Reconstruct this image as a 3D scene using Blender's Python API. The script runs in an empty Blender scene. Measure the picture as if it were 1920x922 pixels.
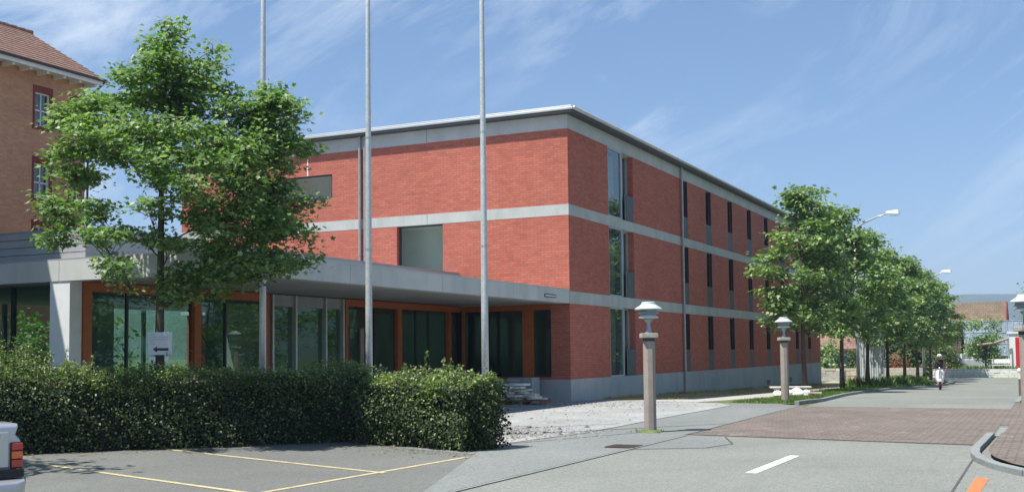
import bpy, bmesh, math, random
import numpy as np
from mathutils import Vector, Matrix

# ------------------------------------------------------------------ camera
sc = bpy.context.scene
YAW, PITCH, ROLL = 0.4513, 0.0597, -0.01114
FPX, CY = 2088.2, 536.0
EYE = 1.6
cf = Vector((-math.sin(YAW)*math.cos(PITCH), math.cos(YAW)*math.cos(PITCH), math.sin(PITCH)))
r0 = Vector((math.cos(YAW), math.sin(YAW), 0)); u0 = r0.cross(cf)
cr = math.cos(ROLL)*r0 + math.sin(ROLL)*u0
cu = -math.sin(ROLL)*r0 + math.cos(ROLL)*u0
cam = bpy.data.cameras.new('camera'); camo = bpy.data.objects.new('camera', cam)
sc.collection.objects.link(camo)
camo.matrix_world = Matrix(((cr.x, cu.x, -cf.x, 0), (cr.y, cu.y, -cf.y, 0), (cr.z, cu.z, -cf.z, EYE), (0, 0, 0, 1)))
cam.sensor_width = 36; cam.lens = FPX/1920*36
cam.shift_y = (CY-461)/1920
cam.clip_start = 0.1; cam.clip_end = 20000
sc.camera = camo

# ------------------------------------------------------------------ light
SUN_EL = math.radians(64)
SUN_DIR = Vector((-0.574*math.cos(SUN_EL), -0.819*math.cos(SUN_EL), math.sin(SUN_EL)))  # towards the sun
sun = bpy.data.lights.new('sun', 'SUN'); suno = bpy.data.objects.new('sun', sun)
sc.collection.objects.link(suno)
suno.rotation_euler = SUN_DIR.to_track_quat('Z', 'Y').to_euler()
suno.location = (-20, -30, 60)
sun.energy = 5.0; sun.angle = math.radians(0.53); sun.color = (1.0, 0.955, 0.89)
sc.view_settings.view_transform = 'Standard'; sc.view_settings.look = 'None'
sc.view_settings.exposure = 0.62; sc.view_settings.gamma = 1.0
sc.view_settings.use_curve_mapping = False

world = bpy.data.worlds.new('World'); sc.world = world; world.use_nodes = True
wn, wl = world.node_tree.nodes, world.node_tree.links
wn.clear()
def W(t, **k):
    n = wn.new(t)
    for a, b in k.items(): setattr(n, a, b)
    return n
sky = W('ShaderNodeTexSky', sky_type='NISHITA'); sky.sun_disc = False
sky.sun_elevation = SUN_EL
sky.sun_rotation = math.atan2(SUN_DIR.x, SUN_DIR.y)
sky.altitude = 400; sky.air_density = 1.0; sky.dust_density = 0.25; sky.ozone_density = 3.2
tc = W('ShaderNodeTexCoord'); sep = W('ShaderNodeSeparateXYZ'); wl.new(tc.outputs['Generated'], sep.inputs[0])
def wdot(vec):
    d = W('ShaderNodeVectorMath', operation='DOT_PRODUCT'); wl.new(tc.outputs['Generated'], d.inputs[0]); d.inputs[1].default_value = vec
    return d.outputs['Value']
ca_, sa_ = math.cos(math.radians(33)), math.sin(math.radians(33))      # cirrus streaks run up to the right
along = wdot((r0.x*ca_, r0.y*ca_, sa_)); across = wdot((-r0.x*sa_, -r0.y*sa_, ca_)); far_ = wdot((-r0.y, r0.x, 0))
def cl_noise(sa, sc_, off, scale, detail, rough, dist):
    c = W('ShaderNodeCombineXYZ'); m = W('ShaderNodeMapping')
    wl.new(along, c.inputs[0]); wl.new(across, c.inputs[1]); wl.new(far_, c.inputs[2]); wl.new(c.outputs[0], m.inputs[0])
    m.inputs['Scale'].default_value = (sa, sc_, 1.0); m.inputs['Location'].default_value = off
    n = W('ShaderNodeTexNoise'); wl.new(m.outputs[0], n.inputs['Vector']); n.inputs['Scale'].default_value = scale
    n.inputs['Detail'].default_value = detail; n.inputs['Roughness'].default_value = rough; n.inputs['Distortion'].default_value = dist
    return n.outputs['Fac']
def wramp(f, a, b):
    r = W('ShaderNodeValToRGB'); r.color_ramp.elements[0].position = a; r.color_ramp.elements[1].position = b; wl.new(f, r.inputs[0]); return r.outputs[0]
w1 = wramp(cl_noise(2.6, 7.5, (1.7, 0.35, 0.2), 1.0, 10, 0.66, 1.1), 0.47, 0.72)
w2 = wramp(cl_noise(1.9, 3.2, (4.4, 2.1, 0.6), 1.0, 3, 0.5, 0.2), 0.40, 0.62)
ml = W('ShaderNodeMath', operation='MULTIPLY'); wl.new(w1, ml.inputs[0]); wl.new(w2, ml.inputs[1])
ml2 = W('ShaderNodeMath', operation='MULTIPLY'); wl.new(ml.outputs[0], ml2.inputs[0]); ml2.inputs[1].default_value = 1.0
mix = W('ShaderNodeMix', data_type='RGBA'); wl.new(ml2.outputs[0], mix.inputs[0]); 
selv = W('ShaderNodeSeparateXYZ'); wl.new(tc.outputs['Generated'], selv.inputs[0])
grd = W('ShaderNodeValToRGB'); wl.new(selv.outputs['Z'], grd.inputs[0]); ge = grd.color_ramp.elements
ge[0].position = 0.0; ge[0].color = (0.68, 0.78, 0.92, 1); ge[1].position = 0.34; ge[1].color = (1.0, 1.08, 1.12, 1)
gm = W('ShaderNodeMix', data_type='RGBA', blend_type='MULTIPLY'); gm.inputs[0].default_value = 1.0
wl.new(sky.outputs[0], gm.inputs[6]); wl.new(grd.outputs[0], gm.inputs[7]); wl.new(gm.outputs[2], mix.inputs[6])
mix.inputs[7].default_value = (7.4, 8.1, 8.8, 1)
bg = W('ShaderNodeBackground'); bg.inputs['Strength'].default_value = 0.089
wo = W('ShaderNodeOutputWorld'); wl.new(mix.outputs[2], bg.inputs[0]); wl.new(bg.outputs[0], wo.inputs[0])

# ------------------------------------------------------------------ helpers
COL = sc.collection
R_ = random.Random(11)
def g(y):                                         # the ground falls gently away down the street
    return -0.017*(min(max(y, 34.0), 80.0)-34.0)

class N:                                          # tiny node-tree helper
    def __init__(s, name):
        s.m = bpy.data.materials.new(name); s.m.use_nodes = True
        s.t = s.m.node_tree; s.t.nodes.clear()
        s.out = s.t.nodes.new('ShaderNodeOutputMaterial')
    def n(s, t, inp=None, **k):
        x = s.t.nodes.new(t)
        for a, b in k.items(): setattr(x, a, b)
        for a, b in (inp or {}).items():
            if isinstance(b, bpy.types.NodeSocket): s.t.links.new(b, x.inputs[a])
            else: x.inputs[a].default_value = b
        return x
    def coords(s, scale=(1, 1, 1), rot=(0, 0, 0), kind='Object'):
        c = s.n('ShaderNodeTexCoord')
        return s.n('ShaderNodeMapping', {0: c.outputs[kind], 'Scale': scale, 'Rotation': rot}).outputs[0]
    def noise(s, vec, scale, detail=4, rough=0.55, dist=0.0):
        return s.n('ShaderNodeTexNoise', {'Vector': vec, 'Scale': scale, 'Detail': detail, 'Roughness': rough, 'Distortion': dist}).outputs['Fac']
    def ramp(s, fac, stops):
        r = s.n('ShaderNodeValToRGB', {0: fac}); e = r.color_ramp.elements
        while len(e) < len(stops): e.new(0.5)
        for i, (p, c) in enumerate(stops): e[i].position = p; e[i].color = (*c, 1) if len(c) == 3 else c
        return r.outputs[0]
    def mix(s, fac, a, b, mode='MIX'):
        x = s.n('ShaderNodeMix', data_type='RGBA', blend_type=mode)
        for i, v in ((0, fac), (6, a), (7, b)):
            if isinstance(v, bpy.types.NodeSocket): s.t.links.new(v, x.inputs[i])
            else: x.inputs[i].default_value = v if i == 0 else (*v, 1)
        return x.outputs[2]
    def bump(s, h, strength=0.3, dist=0.02):
        return s.n('ShaderNodeBump', {'Height': h, 'Strength': strength, 'Distance': dist}).outputs[0]
    def pbr(s, col, rough=0.8, metal=0.0, normal=None, spec=None, coat=None):
        p = s.n('ShaderNodeBsdfPrincipled')
        for k, v in (('Base Color', col), ('Roughness', rough), ('Metallic', metal), ('Normal', normal), ('Specular IOR Level', spec), ('Coat Weight', coat)):
            if v is None: continue
            if isinstance(v, bpy.types.NodeSocket): s.t.links.new(v, p.inputs[k])
            else: p.inputs[k].default_value = (*v, 1) if k == 'Base Color' else v
        s.t.links.new(p.outputs[0], s.out.inputs[0]); return s.m

def simple(name, col, rough=0.7, metal=0.0, var=0.18, scale=3.0, bump=0.0, spec=None, coat=None, fine=None):
    s = N(name); v = s.coords()
    f = s.noise(v, scale, 6, 0.6)
    a = tuple(c*(1-var) for c in col); b = tuple(min(1, c*(1+var)) for c in col)
    c = s.ramp(f, [(0.3, a), (0.7, b)])
    if fine:
        f2 = s.noise(v, fine, 3, 0.6)
        c = s.mix(0.35, c, s.ramp(f2, [(0.3, tuple(x*0.6 for x in a)), (0.7, tuple(min(1, x*1.35) for x in b))]))
    nm = s.bump(s.noise(v, fine or scale*8, 4), bump, 0.01) if bump else None
    return s.pbr(c, rough, metal, nm, spec, coat)

def brick(name, c1, c2, mortar, bw=0.25, bh=0.072, mw=0.009, var=0.5):
    s = N(name)
    tcn = s.n('ShaderNodeTexCoord'); sp = s.n('ShaderNodeSeparateXYZ', {0: tcn.outputs['Object']})
    ad = s.n('ShaderNodeMath', {0: sp.outputs[0], 1: sp.outputs[1]}, operation='ADD')
    v = s.n('ShaderNodeCombineXYZ', {0: ad.outputs[0], 1: sp.outputs[2]}).outputs[0]
    b = s.n('ShaderNodeTexBrick', {'Vector': v, 'Color1': (*c1, 1), 'Color2': (*c2, 1), 'Mortar': (*mortar, 1), 'Scale': 1.0,
            'Mortar Size': mw, 'Mortar Smooth': 0.4, 'Bias': 0.0, 'Brick Width': bw, 'Row Height': bh})
    big = s.noise(v, 0.35, 5, 0.6); sm = s.noise(v, 9.0, 4, 0.7)
    c = s.mix(var, b.outputs['Color'], s.ramp(big, [(0.3, tuple(x*0.78 for x in c1)), (0.72, tuple(x*1.15 for x in c2))]), 'MIX')
    # single odd-coloured bricks
    vv = s.n('ShaderNodeTexWhiteNoise', {'Vector': s.n('ShaderNodeVectorMath', {0: s.n('ShaderNodeVectorMath', {0: v, 1: (1/bw, 1/bh, 1)}, operation='MULTIPLY').outputs[0]}, operation='FLOOR').outputs[0]}, noise_dimensions='2D').outputs[0]
    c = s.mix(0.26, c, s.mix(1.0, c, s.ramp(vv, [(0.0, (0.62, 0.6, 0.6)), (0.5, (1, 1, 1)), (1.0, (1.28, 1.22, 1.2))]), 'MULTIPLY'))
    c = s.mix(0.25, c, s.mix(1.0, c, s.ramp(sm, [(0.3, (0.6, 0.6, 0.6)), (0.7, (1.35, 1.35, 1.35))]), 'MULTIPLY'))
    # vertical rain streaks
    st = s.noise(s.n('ShaderNodeMapping', {0: v, 'Scale': (1.3, 0.12, 1)}).outputs[0], 1.0, 6, 0.65)
    c = s.mix(s.ramp(st, [(0.52, (0, 0, 0)), (0.8, (0.22, 0.22, 0.22))]), c, tuple(0.55*x+0.10 for x in c2))
    return s.pbr(c, 0.86, 0, s.bump(b.outputs['Fac'], -0.5, 0.006), 0.25)

def concrete(name, col, streak=0.5, scale=0.8):
    s = N(name); v = s.coords()
    f = s.noise(v, scale, 8, 0.62)
    c = s.ramp(f, [(0.28, tuple(x*0.8 for x in col)), (0.72, tuple(min(1, x*1.14) for x in col))])
    st = s.noise(s.coords((2.2, 2.2, 0.22)), 1.0, 7, 0.6)
    c = s.mix(s.ramp(st, [(0.48, (0, 0, 0)), (0.78, (streak,)*3)]), c, tuple(x*0.55 for x in col))
    f3 = s.noise(v, 45, 3, 0.7)
    c = s.mix(0.22, c, s.ramp(f3, [(0.35, tuple(x*0.6 for x in col)), (0.65, tuple(min(1, x*1.3) for x in col))]))
    return s.pbr(c, 0.88, 0, s.bump(f3, 0.15, 0.01), 0.3)

def asphalt(name, col, stain=0.5):
    s = N(name); v = s.coords()
    big = s.noise(v, 0.22, 7, 0.62, 0.4)
    c = s.ramp(big, [(0.3, tuple(x*0.84 for x in col)), (0.7, tuple(x*1.12 for x in col))])
    gr = s.noise(v, 30, 4, 0.85)
    c = s.mix(0.55, c, s.mix(1.0, c, s.ramp(gr, [(0.36, (0.35, 0.35, 0.35)), (0.62, (1.75, 1.75, 1.7))]), 'MULTIPLY'))
    g2 = s.noise(v, 9, 5, 0.8)
    c = s.mix(0.6, c, s.mix(1.0, c, s.ramp(g2, [(0.35, (0.75, 0.75, 0.76)), (0.65, (1.2, 1.2, 1.18))]), 'MULTIPLY'))
    tr = s.noise(s.coords((1.1, 0.07, 1)), 1.0, 4, 0.6)          # wheel tracks and wear along the street
    c = s.mix(s.ramp(tr, [(0.5, (0, 0, 0)), (0.75, (stain*0.5,)*3)]), c, tuple(x*0.8 for x in col))
    vo = s.n('ShaderNodeTexVoronoi', {'Vector': s.n('ShaderNodeMix', {0: 0.2, 4: v, 5: s.n('ShaderNodeTexNoise', {'Vector': v, 'Scale': 0.8}).outputs['Color']}, data_type='VECTOR').outputs[1], 'Scale': 0.3}, feature='DISTANCE_TO_EDGE')
    ck = s.ramp(vo.outputs['Distance'], [(0.0, (0.22,)*3), (0.004, (0, 0, 0))])
    sp_ = s.noise(v, 1.3, 6, 0.75, 0.8)
    c = s.mix(s.ramp(sp_, [(0.58, (0, 0, 0)), (0.70, (0.38,)*3)]), c, tuple(x*0.72 for x in col))
    lp_ = s.noise(s.coords((0.7, 0.7, 1), (0, 0, 0.9)), 2.7, 6, 0.8, 0.5)
    c = s.mix(s.ramp(lp_, [(0.60, (0, 0, 0)), (0.68, (0.35,)*3)]), c, tuple(min(1, x*1.28) for x in col))
    c = s.mix(ck, c, tuple(x*0.5 for x in col))
    return s.pbr(c, 0.9, 0, s.bump(gr, 0.35, 0.01), 0.3)

def tag(o, label=None, cat=None, group=None, kind=None):
    if label: o['label'] = label
    if cat: o['category'] = cat
    if group: o['group'] = group
    if kind: o['kind'] = kind
    return o
def thing(name, label, cat, loc=(0, 0, 0), rz=0.0, group=None):
    o = bpy.data.objects.new(name, None); COL.objects.link(o); o.empty_display_size = 0.2
    o.location = loc; o.rotation_euler = (0, 0, rz)
    return tag(o, label, cat, group)

class MB:
    """collects faces and links them as ONE mesh object"""
    def __init__(s): s.v = []; s.f = []
    def add(s, verts, faces):
        k = len(s.v); s.v += [tuple(p) for p in verts]; s.f += [tuple(i+k for i in q) for q in faces]; return s
    def box(s, x0, x1, y0, y1, z0, z1, rz=0.0, c=None):
        P = [(x0, y0, z0), (x1, y0, z0), (x1, y1, z0), (x0, y1, z0), (x0, y0, z1), (x1, y0, z1), (x1, y1, z1), (x0, y1, z1)]
        if rz:
            cx, cy = c or ((x0+x1)/2, (y0+y1)/2); ca, sa = math.cos(rz), math.sin(rz)
            P = [(cx+(x-cx)*ca-(y-cy)*sa, cy+(x-cx)*sa+(y-cy)*ca, z) for x, y, z in P]
        return s.add(P, [(0, 3, 2, 1), (4, 5, 6, 7), (0, 1, 5, 4), (1, 2, 6, 5), (2, 3, 7, 6), (3, 0, 4, 7)])
    def tube(s, pts, rad, n=8, cap=True):
        pts = [Vector(p) for p in pts]; rings = []
        if not hasattr(rad, '__len__'): rad = [rad]*len(pts)
        a = None
        for i, p in enumerate(pts):
            d = (pts[min(i+1, len(pts)-1)]-pts[max(i-1, 0)]).normalized()
            if a is None or abs(a.dot(d)) > 0.98:
                a = Vector((1, 0, 0)) if abs(d.x) < 0.9 else Vector((0, 1, 0))
            a = (a-d*a.dot(d)).normalized(); b = d.cross(a)
            rings.append([p+(a*math.cos(t*2*math.pi/n)+b*math.sin(t*2*math.pi/n))*rad[i] for t in range(n)])
        V = [q for r in rings for q in r]; F = []
        for i in range(len(pts)-1):
            for t in range(n):
                u = (t+1) % n; F.append((i*n+t, i*n+u, (i+1)*n+u, (i+1)*n+t))
        if cap: F.append(tuple(range(n-1, -1, -1))); F.append(tuple((len(pts)-1)*n+t for t in range(n)))
        return s.add(V, F)
    def lathe(s, prof, n=24, c=(0, 0, 0)):
        V = [(c[0]+r*math.cos(t*2*math.pi/n), c[1]+r*math.sin(t*2*math.pi/n), c[2]+z) for r, z in prof for t in range(n)]
        F = [(i*n+t, i*n+(t+1) % n, (i+1)*n+(t+1) % n, (i+1)*n+t) for i in range(len(prof)-1) for t in range(n)]
        F.append(tuple(range(n-1, -1, -1))); F.append(tuple((len(prof)-1)*n+t for t in range(n)))
        return s.add(V, F)
    def prism(s, poly, z0, z1):
        n = len(poly)
        return s.add([(x, y, z0) for x, y in poly]+[(x, y, z1) for x, y in poly],
                     [tuple(range(n-1, -1, -1)), tuple(range(n, 2*n))]+[(i, (i+1) % n, (i+1) % n+n, i+n) for i in range(n)])
    def build(s, name, mat, parent=None, bevel=0.0, smooth=False, loc=None):
        me = bpy.data.meshes.new(name); me.from_pydata(s.v, [], s.f); me.update()
        bm = bmesh.new(); bm.from_mesh(me); bmesh.ops.recalc_face_normals(bm, faces=bm.faces); bm.to_mesh(me); bm.free()
        o = bpy.data.objects.new(name, me); COL.objects.link(o)
        if mat: me.materials.append(mat)
        if parent: o.parent = parent
        if loc: o.location = loc
        if smooth:
            for p in me.polygons: p.use_smooth = True
        if bevel:
            b = o.modifiers.new('bevel', 'BEVEL'); b.width = bevel; b.segments = 2; b.limit_method = 'ANGLE'; b.angle_limit = math.radians(40)
        return o

def copy_tree(o, parent=None):
    c = o.copy(); COL.objects.link(c)
    if parent: c.parent = parent
    for ch in list(o.children): copy_tree(ch, c)
    return c

def sheet(name, poly, mat, dz, label=None):
    """flat ground sheet following g(y)"""
    bm = bmesh.new(); f = bm.faces.new([bm.verts.new((x, y, 0)) for x, y in poly])
    for yy in (34, 80):
        bmesh.ops.bisect_plane(bm, geom=bm.verts[:]+bm.edges[:]+bm.faces[:], plane_co=(0, yy, 0), plane_no=(0, 1, 0))
    for v in bm.verts: v.co.z = g(v.co.y)+dz
    bmesh.ops.recalc_face_normals(bm, faces=bm.faces)
    for f in bm.faces:
        if f.normal.z < 0: f.normal_flip()
    me = bpy.data.meshes.new(name); bm.to_mesh(me); bm.free()
    o = bpy.data.objects.new(name, me); COL.objects.link(o); me.materials.append(mat)
    tag(o, kind='structure')
    if label: o['label'] = label
    return o
def line_sheet(mb, pts, w, dz):
    for (x0, y0), (x1, y1) in zip(pts, pts[1:]):
        d = Vector((x1-x0, y1-y0)); n = Vector((-d.y, d.x)).normalized()*w/2
        k = max(1, int(d.length/2.0))
        for i in range(k):
            a = Vector((x0, y0))+d*i/k; b = Vector((x0, y0))+d*(i+1)/k
            mb.add([(p.x, p.y, g(p.y)+dz) for p in (a-n, b-n, b+n, a+n)], [(0, 1, 2, 3)])

# ------------------------------------------------------------------ materials
M = {}
M['brick'] = brick('red_brick', (0.435, 0.118, 0.080), (0.525, 0.165, 0.112), (0.22, 0.11, 0.085), 0.25, 0.078, 0.011, 0.28)
M['old_brick'] = brick('ochre_brick', (0.50, 0.25, 0.14), (0.60, 0.33, 0.19), (0.40, 0.26, 0.18), 0.27, 0.085, 0.012)
M['conc'] = concrete('light_concrete', (0.47, 0.485, 0.455))
M['conc_d'] = concrete('plinth_concrete', (0.40, 0.43, 0.44), 0.5, 0.5)
M['conc_b'] = concrete('fair_faced_concrete', (0.50, 0.51, 0.50), 0.3)
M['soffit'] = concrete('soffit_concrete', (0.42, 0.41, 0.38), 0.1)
M['roof_metal'] = simple('roof_edge_metal', (0.55, 0.56, 0.55), 0.45, 0.6, 0.08, 2)
M['zinc'] = simple('zinc_sheet', (0.30, 0.33, 0.37), 0.5, 0.35, 0.08, 1.2)
M['clad'] = simple('grey_cladding', (0.33, 0.33, 0.34), 0.65, 0.0, 0.1, 2)
M['steel'] = simple('galvanised_steel', (0.50, 0.52, 0.52), 0.42, 0.55, 0.16, 7, fine=40)
M['pole'] = simple('painted_pole', (0.56, 0.58, 0.57), 0.4, 0.25, 0.14, 5, fine=30)
M['pipe'] = simple('copper_brown_pipe', (0.40, 0.38, 0.37), 0.45, 0.45, 0.12, 5)
M['frame'] = simple('aluminium_frame', (0.42, 0.45, 0.46), 0.45, 0.4, 0.08, 5)
M['dframe'] = simple('dark_frame', (0.045, 0.05, 0.055), 0.45, 0.2, 0.1, 5)
M['panel'] = simple('grey_panel', (0.085, 0.10, 0.105), 0.6, 0.1, 0.1, 2)
M['orange'] = simple('orange_timber', (0.40, 0.10, 0.026), 0.55, 0, 0.2, 4, fine=30)
M['white'] = simple('white_paint', (0.74, 0.75, 0.74), 0.55, 0, 0.06, 4)
M['redpaint'] = simple('red_brown_paint', (0.20, 0.030, 0.022), 0.7, 0, 0.2, 4)
M['inwall'] = simple('interior_plaster', (0.74, 0.76, 0.68), 0.9, 0, 0.06, 1)
M['infloor'] = simple('interior_floor', (0.20, 0.205, 0.19), 0.5, 0, 0.15, 2)
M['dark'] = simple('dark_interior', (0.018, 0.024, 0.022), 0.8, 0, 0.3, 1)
M['black'] = simple('black_rubber', (0.02, 0.02, 0.021), 0.75, 0, 0.1, 10)
M['chrome'] = simple('chrome', (0.6, 0.6, 0.6), 0.15, 1.0, 0.05, 3)
M['bark'] = simple('bark', (0.085, 0.068, 0.052), 0.95, 0, 0.4, 9, bump=0.6)
M['wood'] = simple('weathered_wood', (0.33, 0.27, 0.21), 0.85, 0, 0.3, 6, bump=0.3, fine=50)
M['stone'] = simple('pale_stone', (0.58, 0.54, 0.46), 0.9, 0, 0.25, 3, bump=0.5, fine=25)
M['stone2'] = simple('crushed_stone', (0.24, 0.24, 0.23), 0.9, 0, 0.5, 9, bump=0.4)
M['wstone'] = simple('white_limestone', (0.78, 0.77, 0.72), 0.9, 0, 0.16, 5, bump=0.5, fine=25)

def glass(name, tint, ior=1.75, see=0.6, rough=0.01, refl=(0.86, 0.93, 0.92)):
    s = N(name)
    fr = s.n('ShaderNodeFresnel', {'IOR': ior}).outputs[0]
    nz = s.noise(s.coords(), 0.7, 2)
    nm = s.bump(nz, 0.06, 0.05)
    gl = s.n('ShaderNodeBsdfGlossy', {'Color': (*refl, 1), 'Roughness': rough, 'Normal': nm}).outputs[0]
    tr = s.n('ShaderNodeBsdfTransparent', {'Color': (*tint, 1)}).outputs[0]
    df = s.n('ShaderNodeBsdfDiffuse', {'Color': (tint[0]*0.08, tint[1]*0.1, tint[2]*0.1, 1)}).outputs[0]
    inner = s.n('ShaderNodeMixShader', {0: see, 1: df, 2: tr}).outputs[0]
    o = s.n('ShaderNodeMixShader', {0: fr, 1: inner, 2: gl}).outputs[0]
    bk = s.n('ShaderNodeNewGeometry').outputs['Backfacing']; wt_ = s.n('ShaderNodeBsdfTransparent').outputs[0]
    o = s.n('ShaderNodeMixShader', {0: bk, 1: o, 2: wt_}).outputs[0]
    s.t.links.new(o, s.out.inputs[0]); return s.m
M['glass'] = glass('window_glass', (0.62, 0.72, 0.68), 2.1, 0.8)
M['gglass'] = glass('green_tinted_glass', (0.52, 0.74, 0.62), 1.85, 0.9, refl=(0.66, 0.92, 0.76))
M['cglass'] = glass('clear_glass', (0.85, 0.92, 0.9), 1.35, 0.95)

def foliage(name, dark, light, yellow, trans=0.35, rough=0.5, scale=1.1, knee=0.55, spec=0.35):
    s = N(name)
    ri = s.n('ShaderNodeNewGeometry').outputs['Random Per Island']
    c = s.ramp(ri, [(0.0, dark), (knee, light), (1.0, yellow)])
    cl = s.noise(s.coords(), scale, 3, 0.6)
    c = s.mix(1.0, c, s.ramp(cl, [(0.3, (0.72, 0.76, 0.72)), (0.7, (1.25, 1.2, 1.05))]), 'MULTIPLY')
    d = s.n('ShaderNodeBsdfPrincipled', {'Base Color': c, 'Roughness': rough, 'Specular IOR Level': spec}).outputs[0]
    t = s.n('ShaderNodeBsdfTranslucent', {'Color': s.mix(1.0, c, (1.25, 1.5, 0.5), 'MULTIPLY')}).outputs[0]
    o = s.n('ShaderNodeMixShader', {0: trans, 1: d, 2: t}).outputs[0]
    s.t.links.new(o, s.out.inputs[0]); return s.m
M['leaf'] = foliage('maple_leaves', (0.10, 0.18, 0.065), (0.185, 0.29, 0.12), (0.34, 0.43, 0.24), 0.36, 0.42)
M['leaf2'] = foliage('street_tree_leaves', (0.10, 0.18, 0.06), (0.20, 0.30, 0.12), (0.36, 0.45, 0.24), 0.30, 0.42)
M['hleaf'] = foliage('dark_hornbeam_leaves', (0.016, 0.028, 0.009), (0.055, 0.085, 0.028), (0.26, 0.30, 0.16), 0.06, 0.5, 2.2, 0.86, 0.22)  # hedge face leaves, darkened so the colour carries their shade
M['dleaf'] = foliage('far_foliage', (0.035, 0.075, 0.02), (0.07, 0.12, 0.035), (0.11, 0.16, 0.05), 0.2, 0.7, 0.3)
M['rleaf'] = foliage('red_foliage', (0.22, 0.04, 0.03), (0.35, 0.09, 0.06), (0.30, 0.16, 0.07), 0.25)
M['grassm'] = foliage('grass_blades', (0.06, 0.12, 0.02), (0.10, 0.19, 0.035), (0.19, 0.24, 0.07), 0.25, 0.6, 0.8)
M['young'] = foliage('sunlit_young_hornbeam', (0.09, 0.14, 0.045), (0.20, 0.27, 0.10), (0.40, 0.46, 0.26), 0.25, 0.4, 2.2)  # new growth, made paler still to put the sunlit top into the colour
M['core'] = simple('dark_hedge_core', (0.010, 0.011, 0.007), 1.0, 0, 0.4, 6)  # near-black core, shade between the leaves put into its colour

# ------------------------------------------------------------------ ground
def ground_mat():
    s = N('meadow_ground'); v = s.coords()
    c = s.ramp(s.noise(v, 0.05, 8, 0.65), [(0.3, (0.07, 0.10, 0.035)), (0.7, (0.16, 0.17, 0.07))])
    c = s.mix(0.4, c, s.ramp(s.noise(v, 3, 5), [(0.3, (0.05, 0.08, 0.02)), (0.7, (0.2, 0.2, 0.1))]))
    return s.pbr(c, 0.95, 0, None, 0.1)
M['ground'] = ground_mat()
M['asph'] = asphalt('street_asphalt', (0.198, 0.208, 0.188))
M['asph_p'] = asphalt('car_park_asphalt', (0.145, 0.150, 0.140))
M['asph_s'] = asphalt('footway_asphalt', (0.188, 0.202, 0.193))
def pavers():
    s = N('red_concrete_pavers'); v = s.coords()
    b = s.n('ShaderNodeTexBrick', {'Vector': s.coords((1, 1, 1), (0, 0, math.radians(0))), 'Color1': (0.145, 0.116, 0.096, 1), 'Color2': (0.210, 0.172, 0.146, 1), 'Mortar': (0.06, 0.05, 0.045, 1),
         'Scale': 1.0, 'Mortar Size': 0.016, 'Brick Width': 0.26, 'Row Height': 0.2, 'Bias': 0.0})
    c = s.mix(0.4, b.outputs[0], s.ramp(s.noise(v, 0.5, 7, 0.65, 0.6), [(0.3, (0.105, 0.094, 0.080)), (0.7, (0.240, 0.207, 0.180))]))
    c = s.mix(0.4, c, s.mix(1.0, c, s.ramp(s.noise(v, 7, 3, 0.8), [(0.35, (0.6, 0.6, 0.6)), (0.65, (1.45, 1.4, 1.4))]), 'MULTIPLY'))
    pale = s.noise(s.coords((1.6, 0.5, 1), (0, 0, 0.4)), 1.6, 4, 0.7, 1.2)
    c = s.mix(s.ramp(pale, [(0.6, (0, 0, 0)), (0.72, (0.4, 0.4, 0.4))]), c, (0.42, 0.36, 0.33))
    return s.pbr(c, 0.88, 0, s.bump(b.outputs['Fac'], -0.5, 0.01), 0.3)
M['pavers'] = pavers()
def gravelm():
    s = N('pale_gravel'); v = s.coords()
    vo = s.n('ShaderNodeTexVoronoi', {'Vector': v, 'Scale': 16.0})
    c = s.ramp(s.noise(v, 0.45, 7, 0.7), [(0.3, (0.24, 0.25, 0.242)), (0.55, (0.33, 0.338, 0.325)), (0.8, (0.42, 0.42, 0.40))])
    c = s.mix(0.45, c, s.mix(1.0, c, s.ramp(s.n('ShaderNodeSeparateColor', {0: vo.outputs['Color']}).outputs[0], [(0, (0.55, 0.55, 0.55)), (1, (1.35, 1.35, 1.33))]), 'MULTIPLY'))
    tr = s.noise(s.coords((0.25, 1.9, 1), (0, 0, 0.35)), 1.0, 5, 0.6)
    c = s.mix(s.ramp(tr, [(0.52, (0, 0, 0)), (0.66, (0.5, 0.5, 0.5))]), c, (0.30, 0.31, 0.30))
    return s.pbr(c, 0.95, 0, s.bump(vo.outputs['Distance'], 0.5, 0.02), 0.2)
M['gravel'] = gravelm()
M['strip_dry'] = simple('dry_grass_strip', (0.36, 0.31, 0.17), 0.95, 0, 0.35, 1.2, bump=0.5, fine=18)
M['path'] = simple('compacted_path', (0.38, 0.37, 0.33), 0.95, 0, 0.18, 0.8, fine=14)
M['strip_green'] = simple('verge_soil', (0.10, 0.14, 0.045), 0.95, 0, 0.35, 1.5, fine=14)
M['yellow'] = simple('yellow_road_paint', (0.46, 0.40, 0.22), 0.8, 0, 0.35, 6, fine=30)
M['wpaint'] = simple('white_road_paint', (0.74, 0.75, 0.74), 0.8, 0, 0.12, 6, fine=30)
M['opaint'] = simple('orange_road_paint', (0.90, 0.17, 0.06), 0.8, 0, 0.12, 6, fine=30)
M['tar'] = simple('tar_joint', (0.075, 0.075, 0.07), 0.8, 0, 0.3, 6)
M['kerb'] = concrete('kerb_stone', (0.24, 0.255, 0.25), 0.3, 2)

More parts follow.
